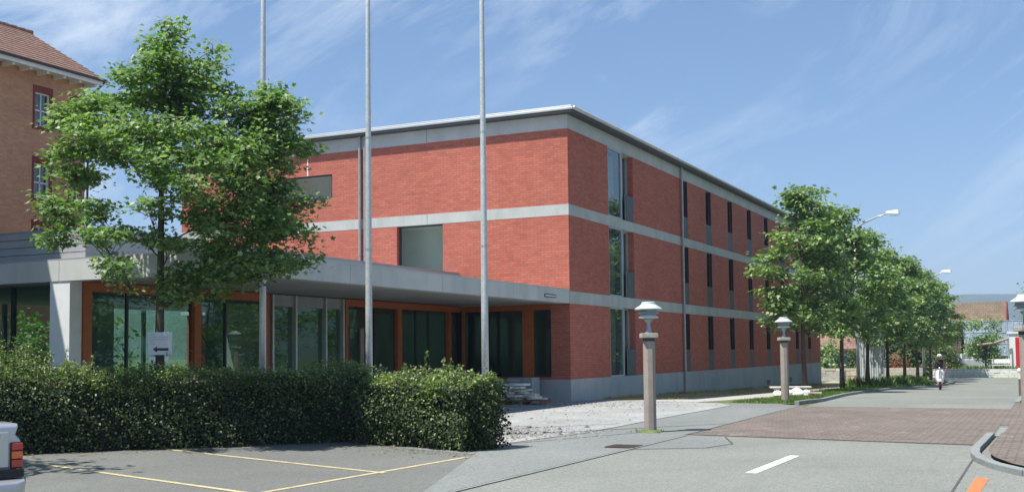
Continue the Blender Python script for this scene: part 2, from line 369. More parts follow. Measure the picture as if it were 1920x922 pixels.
def big_ground():
    mb = MB(); xs = [-6000, -600, -60, -20, 20, 60, 600, 6000]; ys = [-3000, -300, -20, 34, 80, 300, 1200, 9000]
    V = [(x, y, g(y)-0.02) for y in ys for x in xs]; n = len(xs)
    F = [(j*n+i, j*n+i+1, (j+1)*n+i+1, (j+1)*n+i) for j in range(len(ys)-1) for i in range(n-1)]
    mb.add(V, F); return tag(mb.build('ground', M['ground']), kind='structure')
big_ground()
SX0, SX1 = -6.35, -1.05
sheet('street', [(-6.35, -12), (9, -12), (9, 80), (9, 95.5), (-40, 95.5), (-40, 85), (-7.2, 85), (-6.0, 80), (-5.85, 64), (-6.6, 60), (-7.1, 56), (-7.2, 49), (-7.05, 43), (-6.5, 35.5), (-6.35, 32)], M['asph'], 0.0)
sheet('car_park', [(-34, -12), (-6.35, -12), (-6.35, 10.5), (-8.3, 15.7), (-11.4, 17.4), (-34, 17.4)], M['asph_p'], 0.0)
sheet('footway', [(-8.3, 15.7), (-6.35, 10.5), (-6.35, 32), (-7.4, 33.3), (-9.4, 33.6), (-8.45, 32), (-8.45, 22.5), (-8.8, 17.4), (-10.0, 16.3)], M['asph_s'], 0.004)
sheet('gravel_forecourt', [(-11.4, 17.4), (-8.8, 17.4), (-8.45, 22.5), (-8.45, 32), (-9.4, 33.6), (-12.0, 34.2), (-13.9, 35.2), (-14.2, 40), (-22, 40), (-22, 17.4)], M['gravel'], 0.003)
sheet('dry_grass_strip', [(-12.3, 34.1), (-10.9, 43), (-10.6, 60), (-10.6, 90), (-15, 90), (-14.2, 35.1)], M['strip_dry'], 0.006)
sheet('gravel_path', [(-12.3, 34.1), (-10.0, 33.7), (-9.0, 42), (-9.4, 50), (-10.0, 62), (-10, 90), (-10.6, 90), (-10.6, 60), (-10.9, 43)], M['path'], 0.007)
sheet('verge', [(-10.0, 33.7), (-7.0, 33.2), (-6.62, 35.5), (-7.15, 43), (-7.3, 49), (-7.2, 56.5), (-6.7, 60), (-6.0, 64), (-6.1, 80), (-7.3, 85), (-10, 90), (-10.0, 62), (-9.4, 50), (-9.0, 42)], M['strip_green'], 0.011)
sheet('paver_crossing', [(-6.4, 20.7), (-1.05, 19.8), (-1.05, 31.7), (-6.45, 32.0)], M['pavers'], 0.006)
sheet('asphalt_patch', [(-6.3, 17.3), (-4.9, 18.2), (-5.5, 20.2), (-6.3, 20.5)], M['asph_s'], 0.003)

def kerb(name, pts, w, h, side, label):
    """a run of kerb stones with narrow joints, real height"""
    mb = MB()
    for (x0, y0), (x1, y1) in zip(pts, pts[1:]):
        d = Vector((x1-x0, y1-y0)); L = d.length; t = d.normalized(); n = Vector((-t.y, t.x))*side*w
        k = max(1, round(L/1.0)); a0 = Vector((x0, y0))
        for i in range(k):
            a = a0+t*(L*i/k+0.006); b = a0+t*(L*(i+1)/k-0.006)
            P = [(p.x, p.y, g(p.y)-0.05) for p in (a, b, b+n, a+n)]+[(p.x, p.y, g(p.y)+h) for p in (a, b, b+n, a+n)]
            mb.add(P, [(0, 3, 2, 1), (4, 5, 6, 7), (0, 1, 5, 4), (1, 2, 6, 5), (2, 3, 7, 6), (3, 0, 4, 7)])
    return tag(mb.build(name, M['kerb'], bevel=0.012), label=label, kind='structure')
kerb('kerb', [(-6.75, 33.1), (-6.5, 35.5), (-7.05, 43), (-7.2, 49), (-7.1, 56.5), (-6.6, 60), (-5.85, 64), (-6.0, 80), (-7.2, 85)], 0.14, 0.10, 1, 'kerb along the tree-lined verge')
arc = [(-1.0, 21.8), (-1.03, 20.0), (-1.06, 18.6), (-1.02, 17.7), (-0.9, 16.9), (-0.66, 16.1), (-0.3, 15.35), (0.3, 14.6), (1.6, 13.7), (3.5, 13.2), (8, 13.0)]
kerb('kerb', arc, 0.13, 0.085, -1, 'curved kerb round the pavement corner')
kerb('kerb', [(-1.0, 21.8), (-1.0, 24.0)], 0.16, 0.03, -1, 'flush end of the kerb along the paved corner')
kerb('kerb', [(-1.1, 36), (-1.1, 46), (-0.9, 60), (-0.6, 78)], 0.16, 0.05, -1, 'kerb along the far right pavement')
side = [(x+0.15 if x < 0 else x, y+(0.15 if y < 15 else 0)) for x, y in arc]
sheet('paved_corner', [(-0.89, 21.8), (-0.94, 18.6), (-0.90, 17.75), (-0.79, 17.0), (-0.56, 16.18), (-0.21, 15.46), (0.4, 14.75), (1.65, 13.87), (3.5, 13.37), (8.9, 13.2), (8.9, 21.8)], M['pavers'], 0.078)
mbr = MB(); mbr.add([(-0.86, 21.8, 0.078), (8.9, 21.8, 0.078), (8.9, 25.0, 0.0065), (-0.86, 25.0, 0.0065)], [(0, 1, 2, 3)])
tag(mbr.build('paved_ramp', M['pavers']), kind='structure')
sheet('paved_pavement', [(-1.05, 25.0), (8.9, 25.0), (8.9, 40), (-1.05, 40)], M['pavers'], 0.006)
sheet('far_pavement', [(-0.95, 40), (8.9, 40), (8.9, 78), (-0.45, 78), (-0.75, 60)], M['asph_s'], 0.05)

mb = MB(); line_sheet(mb, [(-8.2, 15.3), (-8.45, 9)], 0.09, 0.005); line_sheet(mb, [(-8.16, 12.85), (-14.25, 14.95)], 0.09, 0.006)
line_sheet(mb, [(-8.52, 10.45), (-14.2, 12.25)], 0.09, 0.006); line_sheet(mb, [(-8.45, 8.9), (-8.6, 4)], 0.09, 0.005)
line_sheet(mb, [(-8.6, 8.1), (-14.4, 9.9)], 0.09, 0.006)
tag(mb.build('parking_lines', M['yellow']), kind='structure')
mb = MB(); mb.add([(-3.68, 14.5, 0.005), (-3.53, 14.5, 0.005), (-3.50, 17.1, 0.005), (-3.65, 17.1, 0.005)], [(0, 1, 2, 3)])
mb.add([(-3.78, 5.5, 0.005), (-3.63, 5.5, 0.005), (-3.60, 8.5, 0.005), (-3.75, 8.5, 0.005)], [(0, 1, 2, 3)])
tag(mb.build('centre_line_dash', M['wpaint']), kind='structure')
mb = MB(); mb.add([(-0.93, 12.6, 0.005), (-0.80, 12.6, 0.005), (-0.77, 14.86, 0.005), (-0.92, 14.92, 0.005)], [(0, 1, 2, 3)])
tag(mb.build('orange_road_mark', M['opaint']), kind='structure')
mb = MB(); line_sheet(mb, [(-6.33, 9), (-6.33, 20.6), (-6.45, 26), (-6.5, 32)], 0.025, 0.012)
line_sheet(mb, [(-8.85, 17.2), (-8.35, 20.4), (-8.45, 25), (-8.45, 32)], 0.04, 0.009)
line_sheet(mb, [(-8.95, 17.3), (-8.68, 17.7), (-7.35, 21.0)], 0.035, 0.010)
line_sheet(mb, [(-1.06, 11), (-1.1, 18)], 0.03, 0.004)
line_sheet(mb, [(-6.35, 20.75), (-1.05, 19.85)], 0.05, 0.011)
line_sheet(mb, [(-6.35, 17.3), (-5.2, 18.0), (-5.0, 18.9), (-5.5, 20.3)], 0.03, 0.009)
tag(mb.build('road_seam', M['tar']), kind='structure')
mb = MB(); line_sheet(mb, [(-6.29, 8), (-6.29, 20.4)], 0.05, 0.0135)
tag(mb.build('gutter_strip', simple('worn_joint', (0.24, 0.25, 0.235), 0.9)), kind='structure')
mb = MB(); line_sheet(mb, [(-1.6, 72), (1.5, 75)], 0.25, 0.006)
tag(mb.build('yellow_road_mark', M['yellow']), kind='structure')
# drain grate
t = thing('drain_grate', 'dark iron drain grate set flush in the footway edge, before the nearer lamp post', 'drain', (-6.55, 17.75, 0.006))
MB().box(-0.24, 0.24, -0.24, 0.24, 0, 0.004).build('pit', M['dark'], t)
mb = MB()
for i in range(8): mb.box(-0.22, 0.22, -0.225+i*0.06, -0.195+i*0.06, 0.004, 0.016)
mb.box(-0.25, -0.22, -0.25, 0.25, 0.002, 0.018).box(0.22, 0.25, -0.25, 0.25, 0.002, 0.018).box(-0.22, 0.22, -0.25, -0.228, 0.002, 0.018).box(-0.22, 0.22, 0.228, 0.25, 0.002, 0.018)
mb.build('bars', simple('rusty_iron', (0.075, 0.058, 0.05), 0.8, 0.3, 0.3, 8), t)

# ------------------------------------------------------------------ new brick building
XF, YF, YE = -14.0, 33.15, 76.0
B = thing('brick_building', 'long three storey red brick building with pale concrete bands between its floors', 'building', (XF, YF, 0))
def L(x0, x1, y0, y1, z0, z1, mb):               # world box into building-local coords
    mb.box(x0-XF, x1-XF, y0-YF, y1-YF, z0, z1)
storeys = [(0.72, 3.17), (3.57, 6.04), (6.40, 8.88)]
slots = [(45.5, 46.35)]+[(49.15+3.8*i, 50.02+3.8*i) for i in range(7)]
BW = (36.78, 39.40)
mb = MB()
for si, (z0, z1) in enumerate(storeys):
    ys = [YF]+[v for a in [BW]+slots for v in a]+[YE]
    for i in range(0, len(ys), 2): L(XF-0.32, XF, ys[i], ys[i+1], z0, z1, mb)
# left facade: openings at first and second floor
def wallY(xs, z0, z1):
    for a, b in xs: L(a, b, YF, YF+0.32, z0, z1, mb)
wallY([(-30.3, -20.52), (-18.68, XF-0.32)], 3.57, 6.04)
wallY([(-20.52, -18.68)], 3.57, 3.9)
wallY([(-30.3, -27.2), (-23.24, XF-0.32)], 6.40, 8.88)
wallY([(-27.2, -23.24)], 6.40, 7.20); wallY([(-27.2, -23.24)], 8.11, 8.88)
wallY([(-14.68, XF-0.32)], 0.72, 3.17)
L(-30.3, -29.98, YF+0.32, YE, 0.72, 8.88, mb); L(-29.98, XF-0.32, YE-0.32, YE, 0.72, 8.88, mb)
mb.build('brick_wall', M['brick'], B)
def band(name, z0, z1, m, e=0.006):
    mb = MB(); n = 11; st = (YE-YF)/n                        # cast in lengths with open joints
    for i in range(n):
        a = YF+i*st+(0.008 if i else -e); b = YF+(i+1)*st-0.008 if i < n-1 else YE+e
        L(XF-0.33, XF+e, a, b, z0, z1, mb)
    for a, b in ((-30.306, -24.6), (-24.584, -19.3), (-19.284, XF-0.33)): L(a, b, YF-e, YF+0.33, z0, z1, mb)
    L(-30.306, -29.97, YF+0.33, YE, z0, z1, mb); L(-29.97, XF-0.33, YE-0.33, YE+e, z0, z1, mb)
    return mb.build(name, m, B)
band('concrete_band', 3.172, 3.568, M['conc']); band('concrete_band', 6.042, 6.398, M['conc'])
band('concrete_band', 8.882, 9.34, M['conc_b'])
mb = MB(); L(-30.31, XF+0.012, YF-0.012, YE+0.012, -1.2, 0.718, mb)
pl = mb.build('plinth', M['conc_d'], B)
for y in (60.3, 64.2, 66.0):
    mb = MB(); L(XF+0.004, XF+0.02, y, y+0.75, -0.28, -0.02, mb); mb.build('basement_vent', M['dframe'], B)
mb = MB(); L(-29.9, XF-0.4, YF+0.4, YE-0.4, 6.05, 6.38, mb); L(-29.9, XF-0.4, YF+0.4, YE-0.4, 3.18, 3.56, mb)
mb.build('floor_slab', M['inwall'], B)
# roof with overhanging thin edge
mb = MB(); L(-30.6, XF+0.30, YF-0.30, YE+0.3, 9.345, 9.42, mb)
mb.build('roof_soffit', M['dframe'], B)
mb = MB(); L(-30.62, XF+0.32, YF-0.32, YE+0.32, 9.422, 9.50, mb); L(-30.56, XF+0.26, YF-0.26, YE+0.26, 9.502, 9.57, mb)
mb.build('roof', M['roof_metal'], B, bevel=0.01)
mb = MB()
mb.tube([(0.36, -0.3, 9.47), (0.36, YE-YF+0.3, 9.47)], 0.06, 8)
mb.build('gutter', M['roof_metal'], B, smooth=True)
# big windows (one per storey) and slot windows
def big_window(z0, z1, curtain):
    w = MB(); L(XF-0.10, XF-0.012, BW[0], BW[0]+0.05, z0, z1, w); L(XF-0.10, XF-0.012, BW[0]+0.05, 38.10, z1-0.06, z1, w)
    L(XF-0.10, XF-0.012, BW[0]+0.05, 38.10, z0, z0+0.05, w); L(XF-0.30, XF-0.005, 38.10, 38.20, z0, z1, w)
    L(XF-0.32, XF-0.24, 38.20, 39.38, z0, z0+0.06, w); L(XF-0.32, XF-0.24, 38.20, 39.38, z1-0.06, z1, w)
    L(XF-0.32, XF-0.22, 38.80, 38.88, z0+0.06, z1-0.06, w); L(XF-0.32, XF-0.22, 39.30, 39.38, z0+0.06, z1-0.06, w)
    f = w.build('window', M['frame'], B)
    p = MB(); L(XF-0.06, XF-0.045, BW[0]+0.05, 38.10, z0+0.05, z1-0.06, p); L(XF-0.29, XF-0.275, 38.20, 38.80, z0+0.06, z1-0.06, p)
    L(XF-0.29, XF-0.275, 38.88, 39.30, z0+0.06, z1-0.06, p)
    p.build('pane', M['glass'], f)
    q = MB(); L(XF-0.03, XF+0.004, 38.62, 39.396, z0+0.01, z0+0.95, q); q.build('guard_panel', M['panel'], f)
    q = MB(); L(XF-0.05, XF-0.02, 38.60, 38.62, z0+0.01, z0+0.97, q); q.build('guard_rail', M['frame'], f)
    c = MB()                                               # folded curtain inside
    pts = [(XF-0.55+0.05*math.sin(k*1.9), 38.25+k*0.05) for k in range(22)]
    for (xa, ya), (xb, yb) in zip(pts, pts[1:]):
        c.add([(xa-XF, ya-YF, z0+0.05), (xb-XF, yb-YF, z0+0.05), (xb-XF, yb-YF, z1-0.05), (xa-XF, ya-YF, z1-0.05)], [(0, 1, 2, 3)])
    c.build('curtain', M['inwall'], f)
    d = MB(); L(XF-4.0, XF-0.6 if not curtain else XF-2.2, BW[0]-0.4, BW[0]-0.3, z0, z1, d); L(XF-4.1, XF-4.0, BW[0]-0.4, 39.9, z0, z1, d)
    L(XF-4.0, XF-0.33, 39.8, 39.9, z0, z1, d)
    d.build('room', M['clad'], f)
for (z0, z1), cu_ in zip(storeys, (True, False, False)): big_window(z0, z1, cu_)
def slot_window(y0, y1, z0, z1, si):
    w = MB(); L(XF-0.16, XF-0.10, y0+0.003, y0+0.06, z0, z1, w); L(XF-0.16, XF-0.10, y1-0.06, y1-0.003, z0, z1, w)
    L(XF-0.16, XF-0.10, y0+0.06, y1-0.06, z1-0.06, z1, w); L(XF-0.16, XF-0.10, y0+0.06, y1-0.06, z0, z0+0.05, w)
    f = w.build('window', M['dframe'], B)
    q = MB(); L(XF-0.10, XF-0.004, y0+0.003, y0+0.022, z0, z1-0.003, q); q.build('jamb', M['frame'], f)
    p = MB(); L(XF-0.14, XF-0.125, y0+0.06, y1-0.06, z0+0.05, z1-0.06, p); p.build('pane', M['dglass'], f)
    q = MB(); L(XF-0.095, XF-0.003, y1-0.012, y1-0.002, z0+0.93, z1-0.003, q); q.build('dark_reveal', M['dark_reveal'], f)
    q = MB(); L(XF-0.03, XF-0.004, y0+0.03, y1-0.004, z0+0.01, z0+0.92, q); q.build('guard_panel', M['panel'], f)
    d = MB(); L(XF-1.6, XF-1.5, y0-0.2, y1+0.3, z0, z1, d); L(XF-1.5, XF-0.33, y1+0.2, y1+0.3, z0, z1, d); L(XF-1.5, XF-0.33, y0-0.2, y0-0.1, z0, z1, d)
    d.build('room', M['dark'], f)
M['dark_reveal'] = simple('darkened_reveal', (0.045, 0.022, 0.02), 0.6)  # thin plate added over the far brick reveal, recess shade in its colour
M['dglass'] = glass('slot_glass', (0.3, 0.3, 0.3), 1.35, 0.8)
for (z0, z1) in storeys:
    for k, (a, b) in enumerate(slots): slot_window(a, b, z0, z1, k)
# left facade windows with pale rooms behind
def facade_window(x0, x1, z0, z1, depth, rec):
    w = MB(); y0, y1 = YF+rec, YF+rec+0.07
    L(x0, x0+0.05, y0, y1, z0, z1, w); L(x1-0.05, x1, y0, y1, z0, z1, w); L(x0+0.05, x1-0.05, y0, y1, z1-0.05, z1, w); L(x0+0.05, x1-0.05, y0, y1, z0, z0+0.05, w)
    f = w.build('window', M['dframe'], B)
    p = MB(); L(x0+0.05, x1-0.05, y0+0.03, y0+0.045, z0+0.05, z1-0.05, p); p.build('pane', M['cglass'], f)
    d = MB(); a, b = x0-0.9, x1+0.25; yb = YF+depth
    L(a, b, yb, yb+0.1, z0-0.8, z1+0.25, d); L(a-0.1, a, YF+0.33, yb, z0-0.8, z1+0.25, d); L(b, b+0.1, YF+0.33, yb, z0-0.8, z1+0.25, d)
    L(a, b, YF+0.33, yb, z1+0.15, z1+0.25, d); L(a, b, YF+0.33, yb, z0-0.8, z0-0.7, d)
    d.build('room', M['inwall'], f)
    return f
facade_window(-27.2, -23.24, 7.20, 8.11, 1.0, 0.02)
f = facade_window(-20.52, -18.68, 3.9, 6.04, 1.5, 0.16)
mb = MB(); L(-18.98, -18.86, YF+1.42, YF+1.49, 4.75, 4.87, mb); mb.build('socket', M['white'], f)
# down pipes
def downpipe(x, y, z0, z1):
    m = MB(); m.tube([(x-XF, y-YF, z0), (x-XF, y-YF, z1)], 0.055, 10)
    for z in np.arange(z0+0.8, z1-0.2, 2.2): m.tube([(x-XF, y-YF, z), (x-XF, y-YF, z+0.06)], 0.068, 10)
    m.build('downpipe', M['pipe'], B, smooth=False)
downpipe(XF+0.09, 45.30, g(45)-0.05, 9.46)
downpipe(-22.0, YF-0.09, 4.3, 9.34); downpipe(-21.78, YF-0.09, 4.3, 9.34)
mb = MB(); L(-24.35, -24.30, YF-0.006, YF+0.01, 8.12, 8.86, mb); mb.build('lightning_strip', M['white'], B)
# ground floor glazing of the recess (left facade, below the canopy)
mb = MB(); L(-18.0, -14.69, YF+0.05, YF+0.2, 2.98, 3.165, mb); L(-15.72, -15.34, YF+0.03, YF+0.22, 0.74, 2.975, mb)
L(-18.0, -17.9, YF+0.04, YF+0.2, 0.74, 2.975, mb); L(-18.0, -14.69, YF+0.05, YF+0.2, 0.722, 0.80, mb)
mb.build('timber_frame', M['orange'], B)
mb = MB(); L(-17.9, -15.72, YF+0.1, YF+0.115, 0.8, 2.98, mb); L(-15.34, -14.69, YF+0.1, YF+0.115, 0.8, 2.98, mb)
mb.build('pane', M['gglass'], B)
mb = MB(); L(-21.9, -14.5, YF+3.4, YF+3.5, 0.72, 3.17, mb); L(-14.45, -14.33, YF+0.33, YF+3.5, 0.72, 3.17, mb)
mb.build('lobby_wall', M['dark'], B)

# ------------------------------------------------------------------ entrance pavilion with concrete canopy
XC, YC, XG = -14.0, 16.5, -18.0
P = thing('entrance_pavilion', 'single storey glazed entrance wing with orange frames and a wide concrete canopy', 'building', (XG, YC, 0))
def LP(x0, x1, y0, y1, z0, z1, mb): mb.box(x0-XG, x1-XG, y0-YC, y1-YC, z0, z1)
mb = MB(); st = (33.13-YC)/4
for i in range(4): LP(XC-0.35, XC, YC+(i*st+0.006 if i else 0), YC+(i+1)*st-0.006, 3.17, 3.6, mb)
xs = [-28, -23.2, -18.35, XC-0.35]
for a, b in zip(xs, xs[1:]): LP(a+0.006, b-(0.006 if b != XC-0.35 else 0.0), YC, YC+0.35, 3.17, 3.6, mb)
mb.build('fascia', concrete('fascia_concrete', (0.55, 0.56, 0.53)), P)
mb = MB(); LP(XC-0.36, XC+0.0, YC, 33.13, 3.602, 3.63, mb); LP(-28, XC-0.36, YC, YC+0.36, 3.602, 3.63, mb); mb.build('roof_flashing', M['roof_metal'], P)
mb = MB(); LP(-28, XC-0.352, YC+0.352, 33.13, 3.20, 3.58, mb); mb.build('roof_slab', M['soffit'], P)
mb = MB(); LP(-14.0+0.001, -13.985, 31.15, 32.05, 3.30, 3.40, mb)
v = mb.build('vent', M['dframe'], P)
mb = MB(); LP(-13.985, -13.97, 31.2, 32.0, 3.33, 3.365, mb); mb.build('vent_slat', M['white'], v)
# roof box
mb = MB(); z = 3.64
for k in range(4): LP(-28, XG-0.012, YC+0.012+0.36, YC+0.42, z+k*0.165, z+k*0.165+0.150, mb)
mb.build('cladding', M['clad'], P)
mb = MB(); LP(-28, XG-0.02, YC+0.42, 33.1, 3.64, 4.28, mb); mb.build('roof_box', M['zinc'], P)
mb = MB(); LP(-28, XG+0.0, YC+0.36, 33.12, 4.282, 4.31, mb); mb.build('coping', M['zinc'], P)
mb = MB(); LP(XG-0.018, XG+0.02, 27.6, 33.1, 3.64, 3.98, mb); mb.build('parapet_panel', M['brick'], P)
# plinth and floor, column
mb = MB(); LP(-28, XG+0.05, YC+0.1, 33.13, -0.2, 0.64, mb); mb.build('plinth', M['conc_d'], P)
mb = MB(); LP(-18.62, -18.06, YC+0.02, YC+0.34, 0.64, 3.168, mb); mb.build('column', M['white'], P)
mb = MB(); LP(-27.9, XG-0.3, YC+0.6, 33.0, 0.642, 0.66, mb); mb.build('floor', M['infloor'], P)
mb = MB(); LP(-27.9, XG-0.3, 32.8, 33.0, 0.66, 3.19, mb); LP(-21.5, -21.2, 20.3, 20.8, 0.66, 3.19, mb); LP(-21.5, -21.2, 24.5, 25.0, 0.66, 3.19, mb)
mb.build('interior_wall', M['clad'], P)
for y in (17.4, 20.2, 23.0, 25.8, 28.6, 31.4):
    mb = MB(); LP(-27.9, -27.8, y, y+0.12, 0.66, 3.19, mb); mb.build('rear_post', M['dframe'], P)
mb = MB(); LP(-27.86, -27.84, 17.0, 32.8, 0.66, 3.19, mb); mb.build('rear_pane', M['cglass'], P)
# glazed side wall in plane X = XG
posts = [(16.86, 17.06), (20.15, 20.38), (22.72, 22.92), (26.32, 26.45), (29.12, 29.36), (32.3, 32.48)]
mb = MB()
for a, b in posts: LP(XG-0.18, XG, a, b, 0.66, 2.97, mb)
LP(XG-0.18, XG+0.002, 16.86, 22.92, 2.972, 3.168, mb); LP(XG-0.18, XG+0.002, 26.32, 33.12, 2.972, 3.168, mb)
LP(XG-0.16, XG-0.02, 16.86, 33.12, 0.642, 0.70, mb)
mb.build('timber_frame', M['orange'], P)
mb = MB()
LP(XG-0.12, XG-0.10, 17.06, 33.1, 0.7, 2.972, mb)
mb.build('pane', M['gglass'], P)
for y in (18.1, 19.1, 21.3, 27.9, 30.3, 31.1):
    mb = MB(); LP(XG-0.14, XG-0.06, y, y+0.04, 0.7, 2.97, mb); mb.build('dark_mullion', M['dframe'], P)
for y in (23.0, 23.97, 25.32, 26.16):
    mb = MB(); LP(XG-0.10, XG+0.03, y, y+0.07, 0.7, 3.165, mb); mb.build('aluminium_mullion', M['steel'], P)
mb = MB(); LP(XG-0.08, XG-0.04, 23.07, 26.3, 2.87, 3.165, mb); mb.build('spandrel', M['clad'], P)
mb = MB()
for a, b in (((-18.9, 20.9, 1.05), (-18.9, 22.3, 2.75)), ((-18.9, 22.3, 1.05), (-18.9, 20.9, 2.75))):
    mb.tube([(a[0]-XG, a[1]-YC, a[2]), (b[0]-XG, b[1]-YC, b[2])], 0.022, 6)
mb.build('cross_brace', M['dframe'], P)
# door standing in the shaded bay: pale opening with timber leaf
mb = MB(); LP(XG-0.08, XG-0.02, 26.5, 26.56, 0.7, 2.4, mb); LP(XG-0.08, XG-0.02, 27.3, 27.36, 0.7, 2.4, mb); LP(XG-0.08, XG-0.02, 26.56, 27.3, 2.34, 2.4, mb)
d = mb.build('door', M['dframe'], P)
mb = MB(); LP(XG-0.07, XG-0.03, 27.12, 27.3, 0.7, 2.34, mb); mb.build('door_leaf', M['wood'], d)
# front wall left of the column, set back
mb = MB(); LP(-28, -18.62, 17.6, 17.62, 0.66, 3.19, mb); mb.build('pane', M['gglass'], P)
for x in (-19.6, -21.0, -22.4):
    mb = MB(); LP(x, x+0.06, 17.55, 17.66, 0.66, 3.19, mb); mb.build('dark_mullion', M['dframe'], P)

# ------------------------------------------------------------------ old brick house, upper left
XO, YO = -38.0, 35.5
O = thing('old_brick_house', 'tall ochre brick house with a brown tiled gable roof and red framed windows', 'house', (XO, YO, 0))
def LO(x0, x1, y0, y1, z0, z1, mb): mb.box(x0-XO, x1-XO, y0-YO, y1-YO, z0, z1)
WINY = [(32.78, 33.62), (34.72, 35.22), (29.0, 29.85), (26.0, 26.85)]
rows = [(5.6, 7.1), (8.25, 9.75), (11.3, 12.75)]
mb = MB()
yy = sorted(WINY); cuts = [14.0]+[v for a in yy for v in a]+[YO]
for i in range(0, len(cuts), 2): LO(XO-0.35, XO, cuts[i], cuts[i+1], -1, 13.65, mb)
zc = [-1]+[v for r in rows for v in r]+[13.65]
for a, b in yy:
    for i in range(0, len(zc), 2): LO(XO-0.35, XO, a, b, zc[i], zc[i+1], mb)
LO(-46.0, XO-0.35, YO-0.35, YO, -1, 13.65, mb); LO(-46.0, XO-0.35, 14.0, 14.35, -1, 13.65, mb); LO(-46.35, -46.0, 14.0, YO, -1, 13.65, mb)
mb.add([(-8, -0.35, 13.65), (-0.35, -0.35, 13.65), (-4.2, -0.35, 16.2), (-8, 0, 13.65), (-0.35, 0, 13.65), (-4.2, 0, 16.2)], [(0, 1, 2), (5, 4, 3), (0, 2, 5, 3), (1, 4, 5, 2), (0, 3, 4, 1)])
mb.build('wall', M['old_brick'], O)
for a, b in yy:
    for z0, z1 in rows:
        s = MB(); LO(XO-0.02, XO+0.03, a-0.09, a, z0-0.10, z1+0.26, s); LO(XO-0.02, XO+0.03, b, b+0.09, z0-0.10, z1+0.26, s)
        LO(XO-0.02, XO+0.034, a, b, z1, z1+0.26, s); LO(XO-0.02, XO+0.06, a-0.11, b+0.11, z0-0.14, z0-0.0, s)
        w = s.build('window', M['redpaint'], O)
        f = MB(); LO(XO-0.20, XO-0.13, a, a+0.06, z0, z1, f); LO(XO-0.20, XO-0.13, b-0.06, b, z0, z1, f); LO(XO-0.20, XO-0.13, a+0.06, b-0.06, z1-0.07, z1, f)
        LO(XO-0.20, XO-0.13, a+0.06, b-0.06, z0, z0+0.07, f); LO(XO-0.20, XO-0.12, a+0.06, b-0.06, z0+0.66, z0+0.72, f); LO(XO-0.20, XO-0.12, (a+b)/2-0.02, (a+b)/2+0.02, z0+0.07, z1-0.07, f)
        f.build('frame', M['white'], w)
        q = MB(); LO(XO-0.18, XO-0.17, a+0.06, b-0.06, z0+0.07, z1-0.07, q); q.build('pane', M['glass'], w)
        q = MB(); LO(XO-0.9, XO-0.85, a-0.3, b+0.3, z0-0.3, z1+0.3, q); q.build('room', M['dark'], w)
def tiles():
    s = N('clay_roof_tiles')
    tcn = s.n('ShaderNodeTexCoord'); sp = s.n('ShaderNodeSeparateXYZ', {0: tcn.outputs['Object']})
    v = s.n('ShaderNodeCombineXYZ', {0: sp.outputs[1], 1: s.n('ShaderNodeMath', {0: sp.outputs[2], 1: 1.95}, operation='MULTIPLY').outputs[0]}).outputs[0]
    b = s.n('ShaderNodeTexBrick', {'Vector': v, 'Color1': (0.17, 0.085, 0.06, 1), 'Color2': (0.33, 0.19, 0.135, 1), 'Mortar': (0.035, 0.022, 0.02, 1), 'Scale': 1.0,
          'Mortar Size': 0.022, 'Mortar Smooth': 0.6, 'Brick Width': 0.22, 'Row Height': 0.30})
    vo = s.noise(v, 5.0, 3, 0.8)
    c = s.mix(0.45, b.outputs[0], s.ramp(vo, [(0.3, (0.10, 0.055, 0.045)), (0.7, (0.44, 0.30, 0.23))]))
    return s.pbr(c, 0.85, 0, s.bump(b.outputs['Fac'], -0.8, 0.03), 0.25)
M['tiles'] = tiles()
def roofslab(mb, x0, z0, x1, z1, ya, yb, t):
    d = Vector((x1-x0, z1-z0)).normalized(); n = Vector((-d.y, d.x)); n = n if n.y > 0 else -n
    q = [(x0, z0), (x1, z1), (x1+n.x*t, z1+n.y*t), (x0+n.x*t, z0+n.y*t)]
    V = [(x, ya, z) for x, z in q]+[(x, yb, z) for x, z in q]
    mb.add(V, [(0, 1, 2, 3), (7, 6, 5, 4), (0, 4, 5, 1), (1, 5, 6, 2), (2, 6, 7, 3), (3, 7, 4, 0)])
mb = MB()
n = 14; xe, ze, xr, zr = 0.82, 13.75, -4.0, 16.55
for i in range(n):                                         # overlapping tile courses
    a, b = i/n, (i+1)/n+0.012
    xa, za, xb, zb = xe+(xr-xe)*a, ze+(zr-ze)*a, xe+(xr-xe)*b, ze+(zr-ze)*b
    ya = 0.35
    V = [(xa, ya, za+0.05), (xb, ya, zb+0.012), (xb, -22.0, zb+0.012), (xa, -22.0, za+0.05), (xa, ya, za), (xb, ya, zb-0.03), (xb, -22.0, zb-0.03), (xa, -22.0, za)]
    mb.add(V, [(0, 1, 2, 3), (7, 6, 5, 4), (0, 4, 5, 1), (1, 5, 6, 2), (2, 6, 7, 3), (3, 7, 4, 0)])
roofslab(mb, -8.85, 13.75, -4.02, 16.56, -22, 0.35, 0.05)
rf = mb.build('roof', M['tiles'], O)
mb = MB()
for k in range(50): mb.tube([(-4.0, -22+k*0.45, 16.58), (-4.0, -22+k*0.45+0.47, 16.60)], [0.10, 0.12], 8)
mb.build('ridge_tiles', M['tiles'], rf)
mb = MB(); mb.box(0.70, 0.80, -22, 0.3, 13.50, 13.735); mb.box(0.02, 0.69, -22, 0.3, 13.60, 13.64)
mb.build('eaves_board', M['white'], O)
for k in range(26): MB().box(0.03, 0.66, -0.1-k*0.86, 0.02-k*0.86, 13.42, 13.598).build('rafter_tail', M['white'], O)
mb = MB(); mb.tube([(0.88, -22, 13.72), (0.88, 0.34, 13.72)], 0.07, 8); mb.tube([(0.88, 0.30, 13.7), (0.55, 0.15, 13.35), (0.1, 0.08, 13.0), (0.07, 0.08, 0)], 0.05, 8)
mb.build('gutter', simple('dark_gutter', (0.07, 0.05, 0.05), 0.5, 0.3), O)
